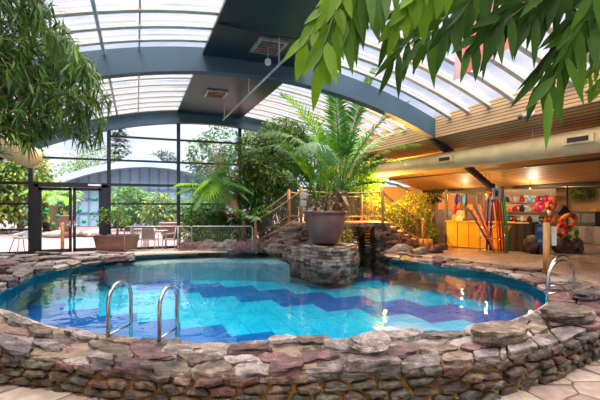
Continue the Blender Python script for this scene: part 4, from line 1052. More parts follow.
bush('shady_shrub', H(262, 15.6), [bl(268, 210, 15.9, 1.4, .35, .9, 2200), bl(236, 212, 15.8, .9, .3, .8, 1500), bl(205, 222, 15.6, .8, .2, .6, 1000), bl(236, 226, 15.55, .9, .15, .55, 1800), bl(212, 236, 15.5, .8, .15, .4, 900)], ['shrub'], 'dark low shrub in the bed behind the foot of the bridge steps', 'shrub', .14, .07, 6)
bush('shady_shrub', H(200, 15.4), [bl(202, 213, 15.5, .65, .25, .55, 500), bl(190, 232, 15.2, .4, .2, .35, 300)], ['shrub', 'shrubL'], 'green shrub below the fan palm beside the window', 'shrub', .13, .07, 5)
bush('ground_cover', H(190, 15.0), [bl(192, 234, 15.3, .6, .2, .4, 600), bl(228, 234, 15.4, 1.0, .2, .45, 1000)], ['shrubL', 'palmY'], 'low light green ground cover among the rocks behind the railing', 'plant', .1, .045, 4, sr=.008)
bush('croton_bush', H(350, 15.9), [bl(352, 205, 16.2, .9, .4, .6, 1500), bl(374, 208, 16.2, .7, .4, .6, 1100)], ['shrubY', 'shrubL'], 'yellow-leaved croton bush behind the bridge netting', 'shrub', .13, .04, 5)
bush('lamp_lit_bush', H(414, 16.7), [bl(412, 213, 16.7, .95, .5, .85, 2200), bl(396, 222, 16.5, .7, .4, .8, 1400), bl(428, 232, 16.7, .5, .4, .5, 700)], ['shrubY', 'shrubL'], 'bright yellow-green bush lit by the warm lamp right of the bridge', 'shrub', .12, .055, 7)
bush('cave_plant', H(347, 14.0, -.1), [bl(347, 236, 14.0, .22, .2, .25, 130)], ['shrubY'], 'small golden leafed plant between the island and the bridge arch', 'plant', .11, .06, 3, sr=.008)
# small tree in planter
t = thing('jade_tree', PLP, 'small gnarled tree with sparse round leaves in the brown trough', 'tree')
m = MB(); br_ends = []
m.tube([PLP, PLP+Vector((.02, 0, .25)), PLP+Vector((0, 0, .4))], [.045, .035, .03], 8)
for (dx, dz) in ((-.75, .55), (-.45, .75), (-.15, .55), (.2, .75), (.35, .5), (.1, .95), (-.6, .8), (.4, .3)):
    s = PLP+Vector((0, 0, .35)); e = PLP+Vector((dx*.8, U(-.2, .2), .25+dz*.85)); m.tube([s, s.lerp(e, .5)+Vector((0, 0, -.04)), e], [.022, .015, .008], 6); br_ends.append(e)
m.build('trunk', 'bark', t); m = MB()
for e in br_ends: blob(m, e, (.16, .15, .14), 34, .12, .07, .1, 1)
m.build('foliage', 'shrubL', t)

# bamboo on the left
bt = thing('bamboo', W(-5.4, 5.2, 0), 'large mass of bamboo with drooping narrow leaves hanging in at upper left', 'bamboo')
poly = [(-70, -70), (20, -50), (38, -10), (50, 12), (66, 36), (84, 60), (101, 88), (99, 116), (86, 138), (60, 132), (30, 136), (0, 148), (-70, 156)]
def inside(x, y):
    c = False; j = len(poly)-1
    for i in range(len(poly)):
        xi, yi = poly[i]; xj, yj = poly[j]
        if (yi > y) != (yj > y) and x < (xj-xi)*(y-yi)/(yj-yi)+xi: c = not c
        j = i
    return c
nodes = []
while len(nodes) < 1250:
    x, y = U(-70, 106), U(-70, 152)
    k_ = 14*noise.noise(Vector((x*.06, y*.06, 2.0)))
    if inside(x-k_-4, y-k_): nodes.append(V(x, y, U(4.1, 5.7)))
m = MB()
for k in range(14):
    b = W(-5.4+U(-.35, .35), 5.2+U(-.4, .4), 0); e = nodes[k*9]; mid = Vector((b.x*.75+e.x*.25, b.y*.8+e.y*.2, e.z*.75))
    m.tube([b, Vector((b.x, b.y, mid.z*.5)), mid, e.lerp(mid, .3)+Vector((0, 0, .2)), e], [.022, .02, .015, .009, .004], 6)
m.build('cane', 'twig', bt)
m = MB(); tw = MB(); LD = W(1, 0)
for i, p in enumerate(nodes):
    young = noise.noise(p*1.3) > .05
    base_d = (LD*U(-.2, .8) + rdir()*.6 + Vector((0, 0, U(-.6, .25)))).normalized()
    tw.tube([p - base_d*.22 + Vector((0, 0, .05)), p], [.004, .002], 4)
    for k in range(8):
        d = (base_d + rdir()*.85 + Vector((0, 0, -.35))).normalized()
        m.leaf(p - base_d*U(0, .2), d, (Vector((0, 0, 1))+rdir()*.4).normalized(), U(.13, .21), U(.02, .03), U(.15, .5), 1 if young and random.random() < .6 else 0, 3, .1)
tw.build('twigs', 'twig', bt); m.build('foliage', ['bamboo', 'bambooY'], bt)

# overhanging tree at upper right
ot = thing('overhanging_tree', W(3.5, 2.3, -.3), 'tree whose long glossy leaves hang down across the top right of the view', 'tree')
tb0 = W(3.5, 2.3, -.3)
m = MB(); m.tube([tb0, W(3.45, 2.3, 1.5), W(3.2, 2.3, 3.0), W(3.0, 2.25, 3.9)], [.16, .13, .11, .07], 12); m.build('trunk', 'bark', ot)
for pts in ([W(3.2, 2.3, 3.0), W(2.2, 2.15, 3.25), W(1.2, 2.1, 3.15), W(.2, 2.05, 3.05)], [W(3.3, 2.3, 2.6), W(2.3, 2.4, 2.95), W(1.6, 2.5, 3.1), W(.8, 2.4, 3.2)], [W(3.4, 2.3, 2.2), W(2.4, 2.2, 2.6), W(1.7, 2.1, 2.75)]):
    m = MB(); m.tube(pts, [.05, .035, .02, .008][:len(pts)], 8); m.build('branch', 'bark', ot)
def spray(p0, p1, F0, F1, n, L, w, mt, spread=.75, bend=.12, seg=5, mi2=None):
    a, b = V(*p0, F0), V(*p1, F1); m = MB(); mid = a.lerp(b, .5)+Vector((0, 0, bend*(b-a).length)); N_ = 8
    pts = [a*(1-u)**2 + mid*2*u*(1-u) + b*u*u for u in [i/N_ for i in range(N_+1)]]
    tb_ = MB(); tb_.tube(pts, [.006*(1-.6*i/N_) for i in range(N_+1)], 5)
    o = tb_.build('twig', 'twig', ot)
    for i in range(n):
        u = lerp(.08, 1, i/(n-1)); x = u*N_; j = min(int(x), N_-1); p = pts[j].lerp(pts[j+1], x-j); d = (pts[j+1]-pts[j]).normalized()
        s = -1 if i % 2 else 1; sd = d.cross(W(0, 1)).normalized()
        ld = (d*U(.6, 1.0) + sd*s*spread*U(.5, 1.1)*(1 if i < n-1 else 0) + Vector((0, 0, -.55)) + W(0, U(-.35, .35))).normalized()
        m.leaf(p, ld, (W(0, -1)+rdir()*.55).normalized(), L*U(.8, 1.15), w*U(.85, 1.15), U(.05, .2), 0, seg, .25)
    m.build('leaves', mt, o)
SPR = [((352, -22), (306, 42), 2.1, 2.0, 11, .20, .058, 'leafLight'), ((346, -18), (320, 62), 2.0, 1.95, 14, .20, .056, 'leafLight'), ((350, -20), (330, 20), 2.2, 2.1, 9, .2, .055, 'leafLight'),
 ((372, -24), (336, 40), 2.0, 2.0, 9, .22, .058, 'leafMid'), ((360, -20), (345, 18), 2.05, 2.0, 8, .22, .058, 'leafMid'), ((398, -28), (366, 12), 2.2, 2.1, 8, .22, .055, 'leafMid'), ((430, -24), (398, 22), 1.9, 1.9, 9, .14, .062, 'leafLight'), ((452, -22), (412, 18), 2.0, 2.0, 9, .15, .062, 'leafLight'),
 ((482, -16), (394, 58), 2.4, 2.3, 18, .23, .05, 'leafDark'), ((490, -20), (424, 42), 2.2, 2.2, 14, .24, .05, 'leafMid'), ((496, -22), (447, 30), 2.1, 2.1, 10, .23, .052, 'leafDark'), ((440, -25), (390, 30), 2.5, 2.4, 10, .22, .052, 'leafDark'),
 ((560, -14), (470, 46), 2.2, 2.1, 16, .24, .05, 'leafDark'), ((550, -22), (482, 28), 2.3, 2.2, 12, .23, .05, 'leafMid'), ((575, -20), (505, 22), 2.1, 2.1, 12, .24, .052, 'leafDark'), ((600, -22), (530, 20), 2.2, 2.1, 12, .23, .05, 'leafDark'),
 ((598, -14), (549, 92), 2.0, 2.0, 16, .24, .05, 'leafMid'), ((590, 0), (538, 84), 2.1, 2.1, 14, .22, .046, 'leafDark'), ((622, -20), (556, 58), 2.2, 2.1, 14, .24, .052, 'leafDark'), ((640, -10), (572, 40), 2.1, 2.0, 12, .24, .05, 'leafMid'), ((650, 0), (588, 36), 2.2, 2.1, 12, .22, .048, 'leafDark'), ((620, -30), (570, 12), 2.4, 2.3, 12, .22, .05, 'leafDark'), ((660, -25), (590, 10), 2.2, 2.1, 12, .22, .05, 'leafMid'),
 ((640, 40), (586, 78), 2.6, 2.6, 16, .09, .05, 'leafLight'), ((630, 60), (592, 92), 2.7, 2.7, 14, .08, .045, 'leafLight'), ((520, -30), (462, 10), 2.4, 2.3, 10, .22, .05, 'leafDark'), ((545, -28), (508, 8), 2.4, 2.4, 10, .22, .05, 'leafMid')]
for s in SPR: spray(*s)

# pink and white cloth
M['pinkcloth'] = leaf_mat('pink_red_cloth', (250, 176, 172), (240, 150, 150), .5)
M['whitecloth'] = leaf_mat('white_cloth_edge', (240, 220, 220), (226, 206, 206), .5)
t = thing('hanging_cloth', V(478, 80, 6.3), 'pink and white striped cloth hanging from the roof behind the overhanging leaves', 'cloth')
top_l, top_r, bot_l, bot_r = V(462, -30, 6.3), V(556, -30, 6.0), V(452, 82, 6.3), V(548, 26, 6.0)
NS = 10
def cl(u, v):
    p = top_l.lerp(top_r, u).lerp(bot_l.lerp(bot_r, u) + Vector((0, 0, -.25*math.sin(PI*u)*0)), v); return p + W(0, .06*math.sin(u*18) + .05*math.sin(v*5))
for k in range(NS):
    m = MB(); u0, u1 = k/NS, (k+1)/NS; nv = 8
    vs = [cl(lerp(u0, u1, i/3), v/nv) + W(0, th) for th in (0, .012) for v in range(nv+1) for i in range(4)]; q = 4*(nv+1)
    fs = [(v*4+i, v*4+i+1, (v+1)*4+i+1, (v+1)*4+i) for v in range(nv) for i in range(3)]; m.add(vs, fs + [tuple(q+x for x in reversed(f_)) for f_ in fs], 0, True)
    m.build('cloth_panel', 'whitecloth' if k in (0, 4, 8) else 'pinkcloth', t)
# ------------------------------------------------------------ kiosk
M['yellow'] = mat('yellow_counter_board', (250, 184, 36), (232, 158, 20), rough=.55, scale=3)
M['darkcloth'] = mat('dark_brown_cloth', (56, 44, 42), (40, 32, 32), rough=.85, scale=6, bump=.4)
M['kframe'] = mat('olive_metal_frame', (92, 82, 54), (70, 62, 42), rough=.5)
M['tarp'] = mat('white_counter_top', (222, 206, 176), rough=.5)
K0, K1, K2 = H(446.5, 16.1), H(505, 14.9), H(539, 14.2)
ang = math.atan2((K1-K0).y, (K1-K0).x)
bk = Vector((-math.sin(ang), math.cos(ang), 0))           # away from camera
ko = thing('sales_counter', (*K0.lerp(K1, .5)[:2], 0), 'yellow boarded sales counter with dark cloth over its right half', 'counter')
n = 5
for i in range(n):
    a, b = K0.lerp(K1, i/n+.006), K0.lerp(K1, (i+1)/n-.006); m = MB(); c = a.lerp(b, .5)+bk*.03
    m.bevel_box((c.x, c.y, .53), ((b-a).length, .05, .98), .008, ang); m.build('front_board', 'yellow', ko)
c = K0.lerp(K2, .5)+bk*.35; ang2 = math.atan2((K2-K0).y, (K2-K0).x)
m = MB(); m.bevel_box((c.x, c.y, 1.045), ((K2-K0).length+.06, .75, .05), .01, ang2); m.build('countertop', 'yellow', ko)
m = MB(); c = K0.lerp(K2, .5)+bk*.4; m.box((c.x, c.y, .5), ((K2-K0).length-.1, .6, 1.0), ang2); m.build('carcass', 'timber', ko)
m = MB(); cols = []
for i in range(25):
    u = i/24; p = K1.lerp(K2, u) - bk*(.04+.010*math.sin(u*26)); zt = 1.09 if u > .28 else lerp(.35, 1.09, (u/.28)**.7)
    cols.append([Vector((p.x, p.y, .0)) - bk*.05, Vector((p.x, p.y, zt)), Vector((p.x, p.y, zt+.005))+bk*.1, Vector((p.x, p.y, 0))+bk*.1])
m.loft(cols, 0, True, False); m.build('cloth_drape', 'darkcloth', ko)
kf = thing('kiosk_frame', (*K0[:2], 0), 'olive metal post frame standing over the yellow counter', 'frame')
kp = []
for (px, F) in ((446.3, 16.2), (466, 15.8), (477, 17.6), (484, 15.4), (457, 17.9)):
    p = H(px, F); kp.append(p); m = MB(); m.box((p.x, p.y, 1.16), (.09, .09, 2.32), ang); m.build('post', 'kframe', kf)
for a, b, z in ((0, 1, 2.2), (1, 3, 2.2), (0, 4, 2.2), (3, 2, 2.2), (4, 2, 2.2), (4, 2, 1.45)):
    m = MB(); m.beam((*kp[a][:2], z), (*kp[b][:2], z), .07, .09); m.build('rail', 'kframe', kf)
# walls at the back of the kiosk
p0, p1 = H(438, 19.5), H(492, 18.6); m = MB(); c = p0.lerp(p1, .5); m.box((c.x, c.y, 1.2), ((p1-p0).length, .08, 2.4), math.atan2((p1-p0).y, (p1-p0).x)); tag(m.build('partition_wall', 'peach'), 'peach coloured partition behind the yellow counter', 'partition')
# bits on counter
def onk(px, dy=0): 
    u = (px-446.5)/(539-446.5); p = K0.lerp(K2, u)+bk*(.25+dy); return Vector((p.x, p.y, 1.07))
M['pinkpaper'] = mat('pink_paper', (240, 196, 180), rough=.7); M['olivebox'] = mat('olive_box', (186, 160, 60), rough=.6); M['orangecard'] = mat('orange_card', (246, 160, 24), rough=.6)
M['purple'] = mat('purple_foam', (70, 56, 160), (58, 46, 140), rough=.7); M['orange'] = mat('orange_foam', (246, 140, 28), (230, 120, 20), rough=.7); M['redf'] = mat('red_foam', (226, 56, 34), (200, 44, 28), rough=.7); M['green'] = mat('green_foam', (30, 158, 84), (22, 138, 70), rough=.7); M['blue'] = mat('blue_item', (52, 130, 190), (40, 108, 170), rough=.5); M['magenta'] = mat('magenta_item', (222, 40, 96), (190, 30, 80), rough=.5); M['skyb'] = mat('pale_blue_item', (150, 200, 226), rough=.5); M['redi'] = mat('red_item', (206, 40, 48), (170, 28, 38), rough=.5); M['yell'] = mat('bright_yellow_item', (244, 212, 60), rough=.5)
q = onk(461); m = MB(); m.bevel_box((q.x, q.y, q.z+.30), (.34, .16, .22), .02, ang); m.bevel_box((q.x, q.y, q.z+.1), (.36, .22, .2), .02, ang, 1); tag(m.build('carton', ['pinkpaper', 'signwhite']), 'pink and white carton standing on the yellow counter', 'box')
q = onk(455.5); m = MB(); m.bevel_box((q.x, q.y, q.z+.12), (.28, .2, .24), .02, ang); tag(m.build('carton', 'olivebox'), 'olive yellow box on the left end of the counter', 'box')
q = onk(469, .15); m = MB(); m.bevel_box((q.x, q.y, q.z+.55), (.26, .02, .22), .004, ang); m.tube([(q.x, q.y, q.z), (q.x, q.y, q.z+.45)], .012, 6); tag(m.build('price_card', 'orangecard'), 'orange card on a short stand above the yellow counter', 'card')
M['cash'] = mat('grey_till', (120, 116, 112), rough=.5)
q = onk(467); m = MB(); m.bevel_box((q.x, q.y, q.z+.06), (.28, .24, .12), .02, ang); tag(m.build('till', 'cash'), 'small grey till right of the pink carton on the counter', 'till')
# hanging arm bands etc in the kiosk opening
for (px, py, F, mt, lb, s) in ((457, 200, 15.7, 'purple', 'purple swim toy hanging above the counter', 1.1), (455.5, 209, 15.65, 'redi', 'red swim toy hanging below the purple one above the counter', .8), (463, 200, 15.75, 'skyb', 'pale blue swim toy hanging right of the purple one', 1.0), (458.5, 206, 15.6, 'orange', 'orange swim toy hanging among the purple and red ones', .6)):
    c = V(px, py, F); t = thing('swim_toy', c, lb, 'swim toy'); m = MB()
    m.ball(c, .13*s, 12, 0, (.8, .5, 1.5), .4, px); m.ball(c+Vector((.06, 0, .13*s)), .07*s, 10, 0, (1, .6, 1.3), .4, py); m.build('body', mt, t)
    m = MB(); m.tube([c+Vector((0, 0, .1)), Vector((c.x, c.y, 2.2))], .006, 5); m.build('string', 'galv', t)
# noodles in a wire rack
rk = H(492.5, 14.35); rack = thing('wire_rack', (rk.x, rk.y, 0), 'chrome wire rack holding the foam pool noodles in front of the counter', 'rack')
RR = Matrix.Rotation(ang, 3, 'Z')
def rq(x, y, z): return rk + RR @ Vector((x, y, z))
for sx in (-1, 1):
    for sy in (-1, 1):
        m = MB(); m.tube([rq(sx*.42, sy*.15, 0), rq(sx*.42, sy*.15, .95)], .012, 6); m.build('upright', 'steel', rack)
for z in (.08, .5, .9):
    m = MB(); pts = [rq(-.42, -.15, z), rq(.42, -.15, z), rq(.42, .15, z), rq(-.42, .15, z), rq(-.42, -.15, z)]
    for a, b in zip(pts, pts[1:]): m.tube([a, b], .009, 6)
    for x in (-.2, 0, .2): m.tube([rq(x, -.15, z), rq(x, .15, z)], .006, 5)
    m.build('wire_ring', 'steel', rack)
for (x0, x1, y, zt, mt, lb) in ((.02, -.86, .02, 1.60, 'purple', 'purple foam noodle leaning furthest left in the wire rack'), (.10, -.66, -.06, 1.56, 'orange', 'orange foam noodle leaning left beside the leftmost purple one'), (.0, -.55, .08, 1.62, 'purple', 'second purple noodle leaning left in the rack'),
        (.06, -.46, -.06, 1.72, 'orange', 'orange noodle crossing in front of the purple ones'), (-.20, -.14, -.04, 1.95, 'purple', 'upright purple foam noodle in the middle of the rack'), (-.10, -.02, .05, 1.9, 'purple', 'tall purple noodle beside the upright one'), (.30, .14, .0, 1.92, 'redf', 'red foam noodle right of centre in the rack'), (.22, .06, -.07, 1.8, 'orange', 'orange noodle upright before the red one'),
        (.40, .24, -.02, 1.85, 'redf', 'second red noodle next to the green ones'), (.46, .30, .05, 1.93, 'green', 'left green foam noodle at the right end of the rack'), (.53, .38, -.03, 1.9, 'green', 'rightmost green foam noodle in the rack')):
    m = MB(); m.tube([rq(x0*.92, y, .03), rq(lerp(x0, x1, .45), y+.02, zt*.5), rq(x1, y+.05, zt)], .036, 10); tag(m.build('pool_noodle', mt), lb, 'pool noodle')
c = V(489.5, 198, 14.5); m = MB(); m.ball(c, .15, 14, 0, (1, .8, .8), .5, 3); m.ball(c+Vector((.05, -.05, .1)), .09, 10, 1, (1, 1, 1), .4, 8); m.tube([c, c+Vector((0, 0, .9))], .006, 5, 1); tag(m.build('swim_ring_bundle', ['signwhite', 'redi']), 'red and white swim toys bundled above the foam noodles', 'swim toy')
# display wall
M['pegboard'] = mat('beige_pegboard', (198, 176, 144), (180, 156, 124), rough=.8, scale=3)
M['shelfgrey'] = mat('grey_shelf', (176, 166, 152), rough=.5)
D0, D1 = H(501, 16.3), H(556, 15.4); da_ = math.atan2((D1-D0).y, (D1-D0).x); DL = (D1-D0).length; dn = Vector((math.sin(da_), -math.cos(da_), 0)); dd_ = (D1-D0).normalized()
dsp = thing('display_wall', (*D0.lerp(D1, .5)[:2], 0), 'beige pegboard display wall of the pool shop hung with goggles and toys', 'display')
c = D0.lerp(D1, .5); m = MB(); m.box((c.x, c.y, 1.17), (DL, .06, 2.34), da_); m.build('backboard', 'pegboard', dsp)
for z in (1.0, 1.42, 1.8):
    m = MB(); cc_ = c+dn*.14; m.box((cc_.x, cc_.y, z), (DL*.96, .22, .025), da_); m.build('shelf', 'shelfgrey', dsp)
cols_ = {'red': 'redi', 'magenta': 'magenta', 'white': 'signwhite', 'pale blue': 'skyb', 'orange': 'orange', 'blue': 'blue', 'dark': 'iron', 'green': 'green', 'beige': 'tarp'}
rowdef = [(1.82, ['blue', 'dark', 'orange', 'white', 'orange', 'red', 'white', 'pale blue', 'white', 'red', 'dark', 'magenta', 'magenta', 'orange']), (1.44, ['dark', 'orange', 'orange', 'red', 'red', 'dark', 'white', 'beige', 'red', 'red', 'beige', 'white', 'beige', 'white']), (1.02, ['pale blue', 'blue', 'dark', 'red', 'green', 'white', 'magenta', 'dark', 'white', 'pale blue', 'dark', 'orange', 'red', 'orange'])]
rn = {1.82: 'top', 1.44: 'middle', 1.02: 'bottom'}
for z, row in rowdef:
    for i, cn in enumerate(row):
        u = (i+.7)/(len(row)+.4); b = D0.lerp(D1, u)+dn*.15; h_ = U(.18, .27); m = MB()
        if i % 2 == 0:
            m.bevel_box((b.x, b.y, z+h_*.5), (.19, .05, h_), .012, da_); m.ball((b.x+dn.x*.04, b.y+dn.y*.04, z+h_*.55), .06, 10, 1, (1, .5, 1))
        else:
            m.lathe([(.03, 0), (.09, .01), (.095, h_*.6), (.05, h_*.85), (.03, h_)], (b.x, b.y, z), 12, 0)
        nm_ = 'boxed_goggles' if i % 2 == 0 else 'toy_bottle'
        o = m.build(nm_, [cols_[cn], 'signwhite' if cn != 'white' else 'skyb'] if i % 2 == 0 else cols_[cn])
        tag(o, '%s %s on the %s display shelf, %s from the left' % (cn, 'blister pack' if i % 2 == 0 else 'bottle shaped toy', rn[z], ['first', 'second', 'third', 'fourth', 'fifth', 'sixth', 'seventh', 'eighth', 'ninth', 'tenth', 'eleventh', 'twelfth', 'thirteenth', 'last'][i]), 'toy', 'goods on the shop display shelves')
# floats and inflatables
def ring(c, R_, r, mt, lb, ax=0, mt2=None, sway=0):
    m = MB(); n1, n2 = 28, 12; rings = []
    Rm = Matrix.Rotation(ax, 3, 'Z') @ Matrix.Rotation(PI/2+sway, 3, 'X')
    for i in range(n1+1):
        a = 2*PI*i/n1; rings.append([Vector(c)+Rm @ Vector(((R_+r*math.cos(2*PI*j/n2))*math.cos(a), (R_+r*math.cos(2*PI*j/n2))*math.sin(a), r*math.sin(2*PI*j/n2))) for j in range(n2)])
    for i in range(n1): m.loft([rings[i], rings[i+1]], 0 if not mt2 or (i//4) % 2 else 1, False, True)
    return tag(m.build('swim_ring', [mt] + ([mt2] if mt2 else [])), lb, 'swim ring')
st = H(567.3, 14.3); sd_ = thing('float_stand', (st.x, st.y, 0), 'slim black pole stand with the inflatable swim rings', 'stand')
m = MB(); m.tube([(st.x, st.y, 0), (st.x, st.y, 2.42)], .03, 8); m.build('pole', 'iron', sd_)
for z in (1.05, 1.45):
    m = MB(); m.tube([(st.x, st.y, z), (st.x-dn.x*-.0+W(0, -.22).x, st.y+W(0, -.22).y, z)], .014, 6); m.build('hook', 'iron', sd_)
ring(V(568, 221, 14.1), .24, .085, 'redi', 'upper inflatable swim ring, red and orange, on the black pole', -YAW, 'orange', .5)
ring(V(562, 230, 14.0), .19, .08, 'orange', 'lower left inflatable ring, orange and red, under the big red one', -YAW+.3, 'redi', .1)
ring(V(572, 233, 14.05), .15, .07, 'yell', 'small inflatable ring in yellow and green at the lower right of the stand', -YAW-.2, 'green', .2)
ring(V(540, 206, 14.9), .0+.12, .07, 'magenta', 'magenta inflatable hanging at the top right of the display', -YAW, None, .2)
ring(V(551, 205, 14.8), .14, .075, 'orange', 'orange inflatable hanging beside the magenta one', -YAW, 'redi', .3)
c = V(563.5, 212, 14.2); m = MB(); rt = Matrix.Rotation(.7, 3, W(0, 1).normalized()); m.box(c, (.5, .12, .34), 0, 0, rt); tag(m.build('loudspeaker', 'iron'), 'tilted black box hung on the pole above the swim rings', 'speaker')
c = V(551, 212, 14.9); m = MB(); m.ball(c, .16, 10, 0, (1.2, .5, .8), .7, 4); m.tube([c, Vector((c.x, c.y, 2.45))], .006, 5); tag(m.build('inflatable_star', 'signwhite'), 'pale inflatable hanging between the orange one and the black box', 'swim toy')
# blue brochure display
c = H(542.5, 13.95, .0); bs_ = thing('brochure_stand', (c.x, c.y, 0), 'blue and white poster stand at the right end of the counter', 'stand')
m = MB(); m.bevel_box((c.x, c.y, .65), (.48, .05, .74), .01, -.38); m.build('poster', 'blue', bs_)
for (dx, dz, w_, h_, mt) in ((-.1, .86, .2, .14, 'skyb'), (.12, .6, .16, .2, 'signwhite'), (-.08, .45, .22, .1, 'skyb')):
    m = MB(); q = c + W(dx, -.035, dz); m.box(q, (w_, .012, h_), -.38); m.build('print', mt, bs_)
m = MB(); m.box((c.x, c.y, .15), (.4, .25, .3), -.38); m.build('base', 'iron', bs_)
# machines in the far right
for (px, mt, lb, w_) in ((571, 'cash', 'grey cabinet left of the two at the far right wall', .6), (585, 'cash', 'grey ribbed cabinet standing on the stone plinth at far right', .75), (597, 'iron', 'black cabinet with a yellow top at the far right edge', .5)):
    p = H(px, 17.0); c = Vector((p.x, p.y, .76)); c = H(px, 18.3, .76); cb = thing('cabinet', c, lb, 'cabinet')
    m = MB(); m.bevel_box((c.x, c.y, c.z+.32), (w_, .4, .64), .02, -.38); m.build('body', mt, cb)
    m = MB(); q = c+W(0, -.21, .35); m.box(q, (w_*.8, .02, .4), -.38); m.build('door', 'shelfgrey' if mt == 'cash' else 'iron', cb)
    if mt == 'iron': m = MB(); m.bevel_box((c.x, c.y, c.z+.7), (w_*.8, .3, .12), .02, -.38); m.build('top_panel', 'yell', cb)
M['awn'] = mat('pale_blue_awning', (160, 180, 226), (130, 150, 210), rough=.5)
c = V(586, 184.5, 17.5); m = MB(); m.bevel_box(c, (1.7, .5, .14), .03, -.38); m.tube([c, c+Vector((0, 0, .35))], .02, 6); tag(m.build('light_box', 'awn'), 'pale blue light box under the soffit at far right', 'light box')
bush('hanging_plant', V(583, 189, 18.4), [bl(583, 192, 18.4, .8, .25, .28, 420)], ['shrubL'], 'light green foliage hanging below the soffit at the far right', 'plant', .13, .07, 3, sr=.01)
# thin frame element (dark hook) left of kiosk
bush('dark_potted_shrub', H(436, 17.4), [bl(434, 196, 17.4, .45, .3, .28, 200)], ['leafDark'], 'dark leafy plant under the soffit left of the kiosk post', 'plant', .14, .08, 4)
p = H(440, 17.8); m = MB(); m.box((p.x, p.y, .75), (.9, .5, 1.5), -.3); tag(m.build('stone_pier', 'greywall'), 'grey stone pier between the lit bush and the kiosk', 'pier')

# ------------------------------------------------------------ outdoors
def V2(px, py, F): return V(px, py, F)
by = 36.0
def bx(px):  # x on plane y=by
    r = (px-300); return by*(SN*FPX+CS*r)/(CS*FPX-SN*r)
def bF(px): return by/((FPX*CS-(px-300)*SN)/FPX)
xl, xr = bx(66), bx(222); xc = (xl+xr)/2
bld = thing('arched_building', (xc, by, 0), 'blue-grey building with a shallow arched roof and glazed front outside the window', 'building')
zt_ = lambda x: 4.75 - 1.35*((x-xc)/((xr-xl)/2))**2
m = MB(); rings = []
for i in range(33):
    x = lerp(xl-.8, xr+.8, i/32); z = zt_(x)+.55
    rings.append([Vector((x, by-1.2, z-.5)), Vector((x, by+12, z-.5)), Vector((x, by+12, z)), Vector((x, by-1.2, z))])
m.loft(rings); m.build('arched_roof', 'bldroof', bld)
m = MB(); rings = []
for i in range(33):
    x = lerp(xl, xr, i/32); rings.append([Vector((x, by, 0)), Vector((x, by+11, 0)), Vector((x, by+11, zt_(x)+.1)), Vector((x, by, zt_(x)+.1))])
m.loft(rings); m.build('facade_glass', 'bldglass', bld)
for i in range(17):
    x = lerp(xl+.1, xr-.1, i/16); m = MB(); m.box((x, by-.06, zt_(x)/2), (.14, .12, zt_(x))); m.build('mullion', 'bldwall', bld)
for z in (1.1, 2.2, 3.0):
    m = MB(); m.box((xc, by-.06, z), (xr-xl, .12, .12)); m.build('transom', 'bldwall', bld)
m = MB(); xd = bx(143); m.bevel_box((xd, by+5, 5.6), (3.4, 3.4, 1.5), .5); m.build('roof_drum', 'bldwall', bld)
def tree(px, F, ytop, ybot, rx, mt, lb, name='outdoor_tree', n=700, L=.36, w=.2, kind='round', grp=None):
    b = H(px, F, 0); zt = EYE-(ytop-HOR)*F/FPX; zb = max(.1, EYE-(ybot-HOR)*F/FPX); t = thing(name, b, lb, 'tree', grp)
    m = MB(); m.tube([b, b+Vector((0, 0, (zt+zb)/2))], [.16, .08], 8); m.build('trunk', 'bark', t)
    m = MB(); h = (zt-zb)/2
    if kind == 'round':
        blob(m, b+Vector((0, 0, zb+h)), (rx*.9, rx*.8, h*.9), n*2, L, w, .2, len(mt), px*.1); 
        for j in range(3): blob(m, b+Vector((U(-.5, .5)*rx, U(-.3, .3)*rx, zb+h*U(.6, 1.4))), (rx*.55, rx*.5, h*.5), n//2, L, w, .2, len(mt), j*3.1)
    else:
        for k in range(9):
            z = zb + (zt-zb)*k/9; r = rx*(1-k/9.5)
            for _ in range(n//9):
                a = U(0, 2*PI); rr = r*U(.1, 1); m.leaf(b+Vector((math.cos(a)*rr, math.sin(a)*rr, z-b.z+U(-.2, .3))), Vector((math.cos(a), math.sin(a), U(-.3, .3))), Vector((0, 0, 1)), L, w, .3)
    m.build('foliage', mt, t); return t
tree(-6, 24, 120, 240, 2.4, ['autumn', 'outGreen'], 'yellowing garden tree at the far left outside the window', n=900)
tree(22, 25, 140, 238, 2.0, ['autumn', 'autumn', 'outGreen'], 'yellow-green garden tree outside, left of the glass door', n=900)
tree(46, 27, 176, 238, 1.8, ['outGreen', 'autumn'], 'green garden tree outside behind the left door leaf', n=800)
tree(76, 54, 150, 225, 3.2, ['outGreen'], 'green tree outside above the middle of the double door', n=600)
tree(96, 58, 136, 200, 3.6, ['outGreen'], 'tree outside seen above the right door jamb', n=600)
tree(119, 62, 122, 175, 3.0, ['pine'], 'dark conifer rising behind the arched building', 'conifer', 800, .9, .35, 'cone')
tree(163, 66, 150, 175, 2.6, ['pine'], 'small dark tree top behind the arched building, right of its roof drum', n=300, L=.7)
tree(225, 30, 122, 205, 3.2, ['outGreen', 'pine'], 'broad grey-green tree outside at the right of the gable windows', n=900)
tree(262, 32, 118, 210, 3.0, ['outGreen'], 'green tree outside, half hidden by the indoor planting', n=600)
tree(128, 27, 182, 238, 1.6, ['outGreen', 'shrubL'], 'rounded bright green shrub outside, left of the wicker chairs', 'outdoor_shrub', 700, .28, .16)
tree(160, 26, 190, 236, 1.3, ['outGreen', 'outGreen', 'autumn'], 'yellow-green shrub outside behind the wicker chairs', 'outdoor_shrub', 500, .28, .16)
tree(195, 27, 196, 240, 1.6, ['outGreen'], 'green shrub outside behind the fan palm', 'outdoor_shrub', 500, .28, .16)
